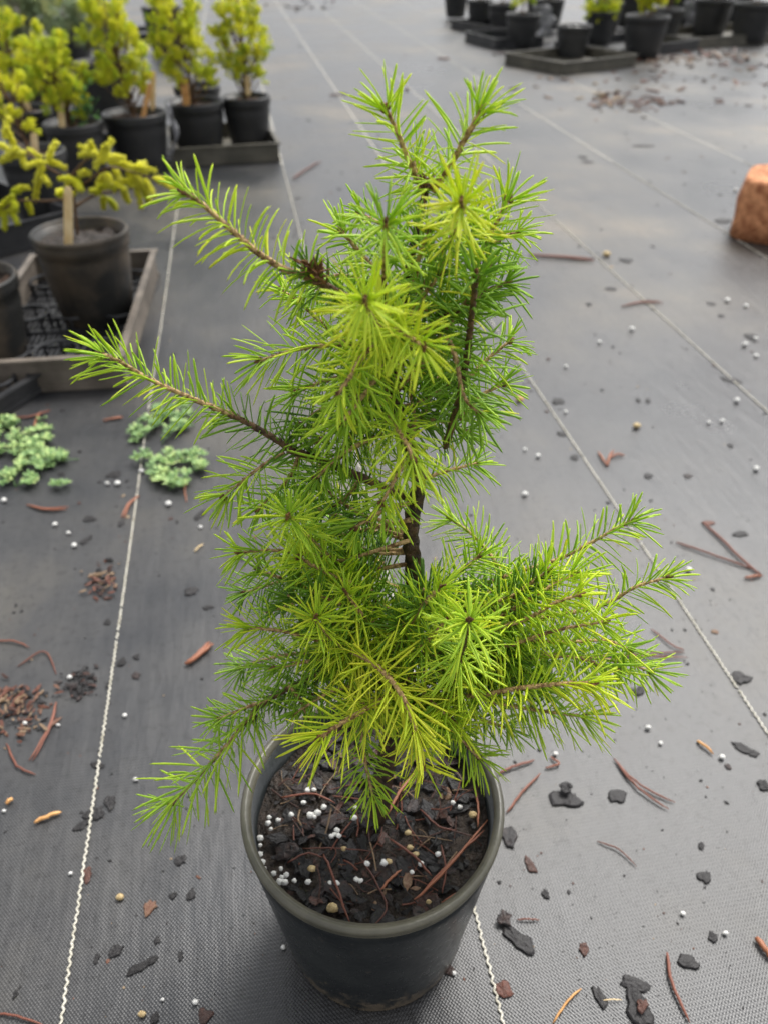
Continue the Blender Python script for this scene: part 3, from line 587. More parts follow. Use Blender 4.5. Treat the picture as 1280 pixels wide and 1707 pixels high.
# ------------------------------------------------------------------ trays
def tray(A, B, back, z, wall, mat, label, name='plant_tray', pockets=None, group='plastic trays under the nursery pots'):
    """A, B: pixels of the front top edge's ends (left, right); back: depth in metres"""
    a = np.array(G(*A, z + wall)); b = np.array(G(*B, z + wall)); a[2] = b[2] = z
    if isinstance(back, tuple):          # back-right corner's pixel: the tray's right side decides how it is turned
        q = np.array(G(*back, z + wall)); q[2] = z; v = norm(q - b); u = np.array([v[1], -v[0], 0]); w = np.linalg.norm(b - a); back = np.linalg.norm(q - b); a = b - u * w
    else:
        u = norm(b - a); v = np.array([-u[1], u[0], 0]); w = np.linalg.norm(b - a)
    t = thing(name, Vector(a), label, 'tray', group); k = np.array([0, 0, 1.0]); th = 0.003
    c = a + u * w / 2 + v * back / 2
    mb = MB()
    for s in (-1, 1):
        box(mb, c + v * s * (back / 2) + k * (wall / 2 + 0.001), u * (w / 2 + th * .5), v * th * .5, k * (wall / 2))
        box(mb, c + u * s * (w / 2) + k * (wall / 2 + 0.0015), u * th * .5, v * (back / 2 - th), k * (wall / 2))
        box(mb, c + v * s * (back / 2 + .002) + k * (wall + 0.002), u * (w / 2 + 0.009), v * 0.006, k * 0.0022)
        box(mb, c + u * s * (w / 2 + .002) + k * (wall + 0.0025), u * 0.006, v * (back / 2 - 0.006), k * 0.0022)
        box(mb, c + v * s * (back / 2 + .001) + k * (0.006), u * (w / 2 + 0.004), v * 0.003, k * 0.005)
    mb.build('tray_wall', mat, t, smooth=False)
    mb = MB()
    fm = M['tray_black'] if pockets else mat
    if pockets:
        nx_, ny_ = pockets; bars = 26
        for i in range(bars):
            box(mb, a + u * (w * (i + .5) / bars) + v * back / 2 + k * 0.006, u * w / bars * 0.28, v * (back / 2 - .002), k * 0.0016)
        for j in range(8):
            box(mb, a + u * w / 2 + v * (back * (j + .5) / 8) + k * 0.0095, u * (w / 2 - .002), v * 0.003, k * 0.0016)
    else:
        box(mb, c + k * 0.006, u * (w / 2 - .001), v * (back / 2 - .001), k * 0.003)
    mb.build('tray_floor', fm, t, smooth=False)
    if pockets:
        nx_, ny_ = pockets; rr = min(w / nx_, back / ny_) * 0.44
        for i in range(nx_):
            for j in range(ny_):
                cc = a + u * (w * (i + .5) / nx_) + v * (back * (j + .5) / ny_) + k * 0.034
                an = np.linspace(0, 2 * math.pi, 33); mb = MB()
                Pp = np.array([cc + u * rr * math.cos(q) + v * rr * math.sin(q) for q in an]); tube(mb, Pp, 0.0028, 6, cap=False)
                for q in np.linspace(0, 2 * math.pi, 9)[:-1]:
                    e = cc + u * rr * math.cos(q) + v * rr * math.sin(q); box(mb, e - k * 0.014, u * .002, v * .002, k * 0.014)
                mb.build('pot_ring', M['tray_black'], t, smooth=False)
    return a, u, v, w

tray((-70, 622), (200, 594), (256, 420), 0.0, 0.055, M['tray_brown'], 'weathered brown slatted tray with ring pockets under the nearest left pot, front left', pockets=(3, 3))
tray((284, 250), (464, 240), 0.34, 0.0, 0.05, M['tray'], 'low olive tray under the two round-shrub pots beside the bare aisle')
tray((60, 300), (284, 268), 0.45, 0.0, 0.03, M['tray_black'], 'black tray under the two label-stick pots, left of the olive tray')
tray((-120, 410), (118, 352), 0.36, 0.0, 0.06, M['tray_black'], 'black tray with a thick lip behind the nearest left pot')
tray((40, 200), (215, 172), 0.45, 0.0, 0.03, M['tray_black'], 'black tray under the back row of pots at top left')
tray((225, 58), (315, 52), 0.4, 0.0, 0.03, M['tray_black'], 'black tray far back at the top, behind the round shrubs')
tray((-60, 700), (58, 628), 0.2, 0.0, 0.03, M['tray_black'], 'black slatted tray corner at the left edge, in front of the weathered tray', pockets=(2, 2))
tray((938, 106), (1060, 92), 0.42, 0.0, 0.05, M['tray'], 'olive tray with the white-topped pot, nearest tray of the right bench row')
tray((826, 66), (905, 62), 0.40, 0.0, 0.05, M['tray_black'], 'black tray left of the nearest olive tray at upper right')
tray((1030, 84), (1165, 66), 0.45, 0.0, 0.05, M['tray_black'], 'black tray between the two olive trays at upper right')
tray((1150, 66), (1330, 52), 0.5, 0.0, 0.05, M['tray'], 'olive tray at the top right edge of the picture')
tray((752, 34), (835, 48), 0.30, 0.0, 0.05, M['tray_black'], 'black tray with the row of crowded pots, far end of the right row')

# ------------------------------------------------------------------ background potted shrubs
def pot_at(px, py, wpx, z0, scale_h=1.0):
    """find pot centre/size from its rim's centre pixel and width"""
    h = 0.155
    for _ in range(4):
        p = G(px, py, z0 + h); rt = wpx * pxm(p) / 2; h = rt * 1.9 * scale_h
    return Vector((p.x, p.y, z0)), rt, h
def bg_pot(name, label, cat, px, py, wpx, z0=0.010, mpot='bgpot', seed=0, sh=1.0, group=None, band=0.022, soil_drop=0.018, msoil='bgsoil', ns=40):
    c, rt, h = pot_at(px, py, wpx, z0, sh)
    t = thing(name, c, label, cat, group)
    make_pot(t, c, rt, rt * 0.76, h, M[mpot], M[mpot], ns=ns, band=band, wob=0.012, seed=seed)
    soil_disc(t, c, rt - 0.009, h - soil_drop, M[msoil], amp=0.01, seed=seed, ns=28, nr=8)
    return t, c, rt, h
def bush(t, c, z, height, spread, seed, tone=.6, mat='bush', ntuft=60, L=0.011, shape='ball', trunk_h=0.35, lean=(0, 0), fat=0.0013):
    rg = np.random.default_rng(seed); base = np.array([c.x, c.y, z])
    top = base + np.array([lean[0], lean[1], height]); mb = MB()
    tube(mb, catmull([base - [0, 0, .02], base * .6 + top * .4 + rg.normal(0, .006, 3), top], 12), np.linspace(.0055, .002, 13), 7, rough=.1)
    fo = MB()
    ncl = max(6, int(ntuft / 2.2))
    for i in range(ncl):
        hh = trunk_h + (1 - trunk_h) * (i + rg.uniform(.2, .8)) / ncl; a = i * 2.4 + rg.uniform(-.5, .5)
        rad = spread * (0.5 + 0.5 * math.sin(math.pi * min(1, 0.15 + .8 * (hh - trunk_h) / (1 - trunk_h)))) * rg.uniform(.45, .95)
        o0 = base + (top - base) * max(0.1, hh - 0.22)
        cc = base + (top - base) * hh + np.array([math.cos(a) * rad, math.sin(a) * rad, rg.uniform(-.01, .02)])
        P = catmull([o0, (o0 + cc) / 2 + np.array([0, 0, -.008]), cc], 8); tube(mb, P, np.linspace(.0026, .0014, 9), 5)
        cr = spread * rg.uniform(.24, .42); ct = tone + rg.normal(0, .08)
        for q in range(9):
            d = norm(rg.normal(0, 1, 3) * .8 + np.array([math.cos(a) * .4, math.sin(a) * .4, 1.0])); e = cc + d * cr * rg.uniform(.1, .45)
            tp_ = cc + d * cr * rg.uniform(.8, 1.15) + [0, 0, .004]
            Q = catmull([e, tp_], 4); needles_along(fo, Q, L if L < .016 else L, fat * .95, ct + rg.normal(0, .2), 1250 if L < .016 else 1000, ab=58, at=32, tipn=9, rings=(0, .5), dead=0)
    mb.build('stem', M['old_twig'], t); fo.build('foliage', M[mat], t)
def stick(p0, p1, ydist_pt, wpx, label, mat='stick', group='wooden label sticks in the pots', ybase=None):
    """flat wooden label stick: p0 = lower pixel, p1 = upper pixel, at the distance of ydist_pt"""
    y = ydist_pt; a = np.array(PY(*p0, y)); b = np.array(PY(*p1, y)); d = norm(b - a); a = a - d * 0.02
    w = wpx * pxm(Vector(a)) / 2; s = norm(np.cross(d, [0, 1, 0])); nn = np.cross(s, d); L = np.linalg.norm(b - a)
    mb = MB(); V = []; prof = [(0, .25), (.06, .8), (.12, 1), (.9, 1), (.96, .85), (1, .5)]
    for q, k in prof:
        for sx, sn in ((-1, -1), (1, -1), (1, 1), (-1, 1)): V.append(a + d * L * q + s * w * k * sx + nn * 0.0009 * sn)
    F = [(i * 4 + j, i * 4 + (j + 1) % 4, i * 4 + 4 + (j + 1) % 4, i * 4 + 4 + j) for i in range(len(prof) - 1) for j in range(4)] + [(3, 2, 1, 0), tuple(len(prof) * 4 - 4 + j for j in range(4))]
    mb.add(V, F); o = mb.build('label_stick', M[mat], origin=tuple(a), smooth=False)
    return tag(o, label, 'label stick', group)
GP = 'potted shrubs in the left nursery rows'; GR = 'nursery pots along the upper right row'

# nearest left pot with the yellow-tipped spruce
t, c, rt, h = bg_pot('potted_spruce', 'scuffed black pot holding a sparse yellow-tipped spruce, nearest pot on the left', 'potted spruce', 132, 383, 158, 0.012, 'bgpot_old', 1, sh=1.0, group=GP, band=0.026, soil_drop=0.02, msoil='soil')
yy = c.y
def gpt(px, py, dy=0): return np.array(PY(px, py, yy + dy))
mb = MB(); root = gpt(130, 392)
limbs = [[(130, 392, 0), (125, 340, 0), (118, 300, 0), (112, 285, 0)], [(122, 330, 0), (80, 335, -.01), (30, 335, -.02), (5, 350, -.02)], [(120, 300, 0), (90, 285, 0), (60, 265, -.01), (20, 225, 0)],
         [(122, 320, 0), (150, 300, -.01), (180, 280, -.02), (215, 285, -.02), (260, 300, -.02)], [(125, 345, 0), (160, 325, .02), (200, 318, .02), (235, 310, .02)], [(115, 300, 0), (140, 270, 0), (165, 258, 0)]]
for L_ in limbs: tube(mb, catmull([gpt(*q) for q in L_], 14), np.linspace(.0028, .0011, 15), 7, rough=.1)
mb.build('stem', M['old_twig'], t)
FG = [(8, 232, 14, 200), (26, 246, 12, 215), (18, 250, -8, 240), (34, 246, 8, 262), (40, 250, 66, 260), (44, 254, 4, 268), (36, 256, 42, 276), (80, 268, 92, 240), (80, 270, 48, 276), (80, 270, 106, 278), (66, 290, 60, 330), (64, 290, 80, 304), (75, 275, 62, 300),
      (15, 335, -5, 362), (25, 325, 5, 345), (45, 330, 52, 352), (10, 348, 8, 378), (22, 322, 30, 318), (0, 340, -15, 352),
      (160, 256, 136, 258), (158, 256, 152, 240), (170, 262, 178, 242), (165, 262, 205, 262), (175, 268, 160, 272), (200, 270, 228, 282), (190, 280, 200, 300), (215, 278, 256, 284), (225, 290, 248, 330), (235, 300, 246, 332), (255, 296, 288, 314),
      (180, 290, 165, 304), (175, 295, 190, 315), (165, 310, 190, 312), (120, 296, 114, 306), (132, 292, 148, 288), (128, 300, 134, 308), (210, 300, 228, 306), (205, 310, 210, 328), (180, 330, 192, 345), (170, 322, 155, 318), (95, 325, 103, 318), (30, 340, 18, 350),
      (185, 275, 195, 262), (218, 284, 232, 296), (228, 283, 240, 272)]
rg = np.random.default_rng(4)
FG += [(x0 + rg.uniform(-8, 8), y0 + rg.uniform(-6, 6), x1 + rg.uniform(-22, 22), y1 + rg.uniform(-10, 14)) for x0, y0, x1, y1 in FG[16:42]]
fo = MB(); rg = np.random.default_rng(21)
for i, (x0, y0, x1, y1) in enumerate(FG):
    d = rg.uniform(-.03, .02); a = gpt(x0, y0, d); b = gpt(x1, y1, d + rg.uniform(-.03, .03)); b = a + (b - a) * 1.0
    P = catmull([a, (a + b) / 2 + [0, 0, .002], b], 8); tn = .72 if y0 < 300 else rg.uniform(.3, .7)
    needles_along(fo, P, 0.0095, 0.0016, tn, 3600, ab=44, at=22, tipn=22, rings=(0, .5), dead=0, r=.0005)
fo.build('foliage', M['gold'], t)
stick((115, 412), (114, 312), c.y - rt * .62, 14, 'long pale wooden label stick in front of the yellow-tipped spruce, nearest stick')

t, c, rt, h = bg_pot('nursery_pot', 'scuffed grey-black pot cut off by the left edge, beside the weathered tray', 'plant pot', -62, 462, 170, 0.0, 'bgpot_old', 2, group=GP)
bush(t, c, h - .02, .10, .05, 77, tone=.4, ntuft=14)
t, c, rt, h = bg_pot('potted_spruce', 'black pot of a small yellow spruce at the left edge, behind the nearest pot', 'potted spruce', 52, 250, 112, 0.012, 'bgpot', 3, group=GP)
bush(t, c, h - .0, .17, .06, 31, tone=.75, mat='bush', ntuft=26, L=.012, lean=(-.03, 0))
stick((60, 262), (57, 222), c.y - rt * .3, 11, 'short pale label stick in the small yellow spruce pot at the left edge')

specs = [
 ('potted_yew', 'black pot with leggy gold-green shrub and off-white stick, left of the two-stick pot', 121, 203, 98, .012, .22, .085, 80, .62, (-.03, 0), 5),
 ('potted_yew', 'widest black pot with a tall gold shrub and two label sticks', 224, 187, 106, .012, .30, .085, 100, .66, (-.03, 0), 6),
 ('potted_yew', 'black pot with gold shrub and orange label stick, left pot on the olive tray', 325, 168, 96, .012, .29, .085, 100, .66, (-.03, .02), 7),
 ('potted_yew', 'black pot with gold clumped shrub, right pot on the olive tray beside the aisle', 410, 160, 82, .012, .29, .08, 95, .68, (.0, .02), 8)]
posn = {}
for nm, lab, px, py, w, z0, hg, sp, nt_, tn, ln, sd in specs:
    t, c, rt, h = bg_pot(nm, lab, 'potted shrub', px, py, w, z0, 'bgpot', sd, sh=.84 if sd in (6, 7) else .95, group=GP)
    bush(t, c, h - .02, hg, sp, sd * 13, tone=tn, ntuft=nt_, L=.011, lean=ln, trunk_h=.22); posn[sd] = (c, rt, h)
stick((104, 204), (99, 152), posn[5][0].y - posn[5][1] * .5, 11, 'off-white label stick in the leggy gold-green shrub pot')
stick((240, 192), (251, 140), posn[6][0].y - posn[6][1] * .5, 8, 'slanting orange label stick in the widest two-stick pot', 'stick_orange')
stick((255, 172), (256, 118), posn[6][0].y + posn[6][1] * .2, 9, 'upright pale label stick behind the slanting one in the widest pot')
stick((311, 166), (307, 130), posn[7][0].y - posn[7][1] * .4, 13, 'broad orange label stick in the left pot on the olive tray', 'stick_orange')
stick((414, 148), (412, 126), posn[8][0].y - posn[8][1] * .1, 9, 'small pale label stick in the right pot on the olive tray')
t, c, rt, h = bg_pot('nursery_pot', 'empty-looking black pot half hidden behind the orange-stick pot on the olive tray', 'plant pot', 328, 142, 78, .012, 'bgpot', 9, group=GP)
# back rows, top left
back = [
 ('potted_shrub', 'black pot with yellow shrub and slanted stick, left edge of the back row', 40, 180, 92, 10, .24, .075, 55, .68, 'bush', .012),
 ('potted_pine', 'dark pot with a blue-green feathery shrub in the back row, above the widest pot', 165, 100, 88, 11, .20, .09, 50, .5, 'blue', .022),
 ('potted_shrub', 'black pot with a pale blue-green shrub at the far top left corner', 60, 90, 90, 12, .22, .13, 80, .55, 'blue', .022),
 ('potted_shrub', 'black pot far back at the top with dark green foliage cut off by the frame', 268, 5, 66, 13, .2, .06, 24, .2, 'bush', .012),
 ('potted_shrub', 'black pot with olive-yellow shrub beyond the blue-green one at top left', 110, 30, 70, 14, .25, .12, 60, .5, 'bush', .014),
 ('potted_shrub', 'black pot with dull gold shrub, left edge of the farthest left row', -30, 60, 80, 15, .25, .13, 60, .55, 'bush', .013)]
for nm, lab, px, py, w, sd, hg, sp, nt_, tn, mt, ln_ in back:
    t, c, rt, h = bg_pot(nm, lab, 'potted shrub', px, py, w, .012, 'bgpot', sd, group=GP)
    bush(t, c, h - .02, hg, sp, sd * 7, tone=tn, mat=mt, ntuft=nt_, L=ln_, trunk_h=.3)
    if sd == 10: stick((44, 172), (24, 138), c.y - rt * .4, 9, 'slanted pale label stick in the back-row pot at the left edge')
# small fresh green weed beside the leggy shrub
c5 = posn[5][0]; mb = MB(); rg = np.random.default_rng(9); p = PY(145, 195, c5.y - .02)
for i in range(60):
    q = np.array(p) + rg.normal(0, 1, 3) * [.022, .015, .03] + [0, 0, .03]
    blob(mb, q, (.006, .0045, .0016), tone=rg.random(), seed=i, nu=6, nv=4, axes=np.array(Matrix.Rotation(rg.uniform(0, 6), 3, Vector(rg.normal(0, 1, 3)))))
for i in range(8):
    q = np.array(p) + rg.normal(0, .018, 3); q[2] = p.z + .05; tube(mb, catmull([np.array(p), q], 5), .001, 5, tone=.2)
tag(mb.build('weed', M['leaf']), 'fresh green leafy weed growing beside the leggy gold-green shrub', 'weed')
# grey plastic film hanging between pots
def film(pts, ypt, w, label):
    mb = MB(); P = catmull([np.array(PY(*q, ypt)) for q in pts], 14); V = []
    for i, q in enumerate(P):
        for j in range(5): V.append(q + np.array([w * (j / 4 - .5) * (1 + .3 * math.sin(i)), .006 * math.sin(j * 2.1 + i * .7), 0]))
    mb.add(V, [(i * 5 + j, i * 5 + j + 1, i * 5 + j + 6, i * 5 + j + 5) for i in range(14) for j in range(4)])
    o = mb.build('plastic_film', M['liner']); m_ = o.modifiers.new('thickness', 'SOLIDIFY'); m_.thickness = .0006
    return tag(o, label, 'plastic film')
film([(278, 172), (288, 195), (294, 228), (284, 262)], posn[6][0].y - .02, .012, 'grey plastic strip hanging beside the widest left pot')

# right row
rspecs = [
 ('black pot with pale mulch on top, standing alone on the nearest olive tray', 957, 42, 58, 40, 0, '', 0),
 ('black pot on the black tray left of the nearest olive tray', 872, 22, 58, 41, 3, 'bush', .3),
 ('wide black pot with dry stalks on the black tray between the olive trays', 1080, 24, 74, 42, 10, 'gold', .2),
 ('black pot at right of the dry-stalk pot, on the same black tray', 1112, 14, 58, 43, 4, 'bush', .3),
 ('black pot at the left end of the top right olive tray', 1192, -4, 66, 44, 5, 'bush', .3),
 ('black pot cut off by the right edge on the top right olive tray', 1262, 2, 70, 45, 5, 'bush', .3),
 ('black pot on the far black tray, nearest the aisle end', 760, -8, 40, 46, 3, 'bush', .3),
 ('black pot in the middle of the far black tray', 800, 0, 44, 47, 3, 'bush', .3),
 ('black pot at the right end of the far black tray', 838, 6, 48, 48, 3, 'bush', .3),
 ('black pot half hidden between the green shrub and the white-topped pot', 915, -2, 54, 49, 3, 'bush', .4),
 ('black pot behind the overhanging green shrub', 1010, 2, 60, 50, 4, 'bush', .4),
 ('black pot in the second row behind the dry-stalk pot', 1056, -10, 58, 52, 4, 'bush', .3),
 ('black pot in the second row, left of the top right olive tray', 1140, -12, 58, 53, 4, 'blue', .3),
 ('black pot squeezed between the last two pots of the top right olive tray', 1230, -16, 60, 54, 4, 'bush', .3),
 ('black pot partly hidden behind the pot left of the nearest olive tray', 900, -14, 46, 55, 3, 'bush', .3)]
for i, (lab, px, py, w, sd, nt_, mt, tn) in enumerate(rspecs):
    t, c, rt, h = bg_pot('nursery_pot', lab, 'plant pot', px, py, w, .012, 'bgpot', sd, sh=.82, group=GR, ns=28)
    if nt_: bush(t, c, h - .02, .17, .08, sd, tone=tn + .2, mat=mt, ntuft=nt_ * 7, L=.018)
    if i == 0:
        mb = MB(); rg = np.random.default_rng(3)
        for k in range(40):
            a = rg.uniform(0, 6.28); q = rt * .75 * math.sqrt(rg.random()); blob(mb, (c.x + q * math.cos(a), c.y + q * math.sin(a), c.z + h - .012), (.007, .006, .004), seed=k, nu=6, nv=4)
        mb.build('pale_mulch', M['perlite'], t)
t, c, rt, h = bg_pot('potted_shrub', 'black pot with a drooping bright green feathery shrub on the nearest olive tray', 'potted shrub', 1003, 18, 50, .012, 'bgpot', 51, group=GR, ns=28)
bush(t, c, h - .06, .15, .10, 51, tone=.55, mat='bush', ntuft=60, L=.018, trunk_h=.05)
film([(900, 8), (912, 30), (905, 62)], G(905, 70).y + .05, .09, 'pale grey plastic film between the black pots at upper right')
film([(1150, 0), (1148, 25), (1150, 45)], G(1150, 60).y + .1, .06, 'pale grey plastic film behind the top right olive tray')

# ------------------------------------------------------------------ clay block at the right edge
bp_ = np.array(G(1256, 416)); mb = MB(); ns_ = 44; rgb = np.random.default_rng(2); V = []
hx_, hy_, hz_, rc = .145, .105, .135, .055
lv = [(-.02, 0.0), (0.0, .01), (0.0, .3), (0.002, .55), (0, .8), (-.001, .93), (-.006, .985), (-.02, 1.0), (-.05, 1.0)]
ang0 = R(-28)
for li, (ins, zz) in enumerate(lv):
    for j in range(ns_):
        a = 2 * math.pi * j / ns_; ca, sa = math.cos(a), math.sin(a); e = 0.5
        x = math.copysign(abs(ca) ** e, ca) * (hx_ + ins); y = math.copysign(abs(sa) ** e, sa) * (hy_ + ins)
        k = 1 + (0.05 * noise.noise(Vector((x * 30, y * 30, zz * 4))) if 0 < li < 6 else 0)
        V.append((x * k, y * k, hz_ * zz + (0.002 * noise.noise(Vector((x * 25, y * 25, 9))) if li > 6 else 0)))
V.append((0, 0, hz_)); V = np.array(V) @ rotz(ang0); V[:, :2] += bp_[:2] + [hx_ * .92, hy_ * .9]
F = [(i * ns_ + j, i * ns_ + (j + 1) % ns_, (i + 1) * ns_ + (j + 1) % ns_, (i + 1) * ns_ + j) for i in range(len(lv) - 1) for j in range(ns_)] + [((len(lv) - 1) * ns_ + j, (len(lv) - 1) * ns_ + (j + 1) % ns_, len(V) - 1) for j in range(ns_)]
mb.add(V, F); tag(mb.build('clay_block', M['brick']), 'rough orange clay block standing on the fabric at the right edge', 'brick')

# ------------------------------------------------------------------ weeds and litter on the ground
def sedum(px0, py0, px1, py1, n, seed, label, tone=.6):
    rg = np.random.default_rng(seed); mb = MB()
    for i in range(n):
        u, v = rg.random(), rg.random()
        px = px0 + (px1 - px0) * u; py = py0 + (py1 - py0) * v
        if noise.noise(Vector((px * .035, py * .05, seed))) + 1.1 * (.17 - (u - .5) ** 2 - (v - .5) ** 2) < .0: continue
        p = np.array(G(px, py)); p[2] = rg.uniform(.003, .011); tn = np.clip(tone + rg.normal(0, .2), 0, 1)
        for k in range(7):
            a = k * 2.4 + rg.random(); el = rg.uniform(.0, .7)
            d = np.array([math.cos(a) * math.cos(el), math.sin(a) * math.cos(el), math.sin(el)]); s = norm(np.cross(d, [0, 0, 1]))
            blob(mb, p + d * .0045, (.0052, .0020, .0005), tone=np.clip(tn + rg.normal(0, .2), 0, 1), seed=k, nu=6, nv=4, rough=.05, axes=np.array([d, s, np.cross(d, s)]))
        if i % 3 == 0: 
            q = p + [rg.normal(0, .01), rg.normal(0, .01), 0]; q[2] = .001; tube(mb, [q, p], .0008, 4, tone=.1)
    return tag(mb.build('sedum_patch', M['sedum']), label, 'weed', 'low succulent weeds on the fabric')
sedum(-20, 700, 112, 815, 330, 1, 'pale green succulent weed patch at the left edge')
sedum(228, 745, 345, 822, 210, 4, 'mint green succulent weed patch at the top of the near left thread')
sedum(215, 680, 320, 738, 120, 8, 'yellow-green weed patch under the long left branch', tone=.45)

def litter(px, py, rx, ry, n, seed, label, tones=(.62, .75, .9), pale=0.1):
    rg = np.random.default_rng(seed); mb = MB()
    for i in range(n):
        x = px + rg.normal(0, rx * .5); y = py + rg.normal(0, ry * .5); p = np.array(G(x, y)); s = pxm(Vector(p)) * rg.uniform(2, 6)
        chip_mesh(mb, (p[0], p[1], rg.uniform(0, .003)), s * rg.uniform(.8, 2.6), s * .6, s * .5, rg.uniform(0, 6.3), float(rg.choice(tones)), i, rg.uniform(-.5, .5), rg.uniform(0, 6))
    o = mb.build('leaf_litter', M['chip'], smooth=False)
    return tag(o, label, 'litter', None, 'stuff')
litter(22, 1185, 70, 45, 190, 1, 'heap of reddish brown crumbled litter at the left edge', tones=(.3, .62, .75, .8, .9))
litter(172, 968, 26, 34, 60, 2, 'small brown litter clump left of the plant, beside the thread', tones=(.3, .62, .75, .9))
litter(130, 1140, 30, 22, 46, 3, 'dark crumbly litter clump just right of the red heap', tones=(.0, .2, .5, .62))
litter(1012, 165, 30, 22, 60, 4, 'yellowish and brown litter clump far out on the right', tones=(.62, .75, .9, 1.0))
litter(1085, 172, 36, 14, 40, 5, 'thin scatter of rusty litter right of the yellowish clump', tones=(.7, .75, .8))
litter(1130, 95, 150, 12, 110, 6, 'line of brown litter along the foot of the right trays', tones=(.6, .75, .88))
litter(1120, 130, 330, 60, 130, 8, 'thin spread of brown litter over the damp fabric before the right trays', tones=(.6, .75, .88))
litter(520, 12, 60, 12, 14, 7, 'dark specks of litter far up the aisle', tones=(.1, .6))

# scattered fine debris, too small to count
rg = np.random.default_rng(99); mb = MB()
for i in range(2800):
    px = rg.uniform(-40, 1320); py = 1750 - 1700 * rg.random() ** 0.9
    if i > 2000:
        q_ = THREADS[i % 4]; a_ = np.array(G(*q_)) + tdir * rg.uniform(-.6, 2.0) + tnor * rg.normal(0, .012)
        d_ = Vector(a_) - CAMP; k_ = d_.dot(FW)
        if k_ < .2: continue
        px, py = CX + FPX * d_.x / k_, CY - FPX * d_.dot(UP) / k_
    if noise.noise(Vector((px * .006, py * .006, 1.5))) < -.25 and rg.random() < .7: continue
    p = np.array(G(px, py)); s = pxm(Vector(p)) * rg.choice([.8, 1.3, 2.2, 3.6], p=[.46, .34, .15, .05])
    chip_mesh(mb, (p[0], p[1], -.0005), s * rg.uniform(.9, 1.5), s * rg.uniform(.6, 1), min(s * .5, .002), rg.uniform(0, 6.3), float(rg.choice([.05, .3, .62, .78, .95], p=[.46, .3, .12, .07, .05])), i)
o = mb.build('bark_crumbs', M['chip'], smooth=False); tag(o, 'tiny dark bark crumbs scattered all over the fabric', 'debris', None, 'stuff')

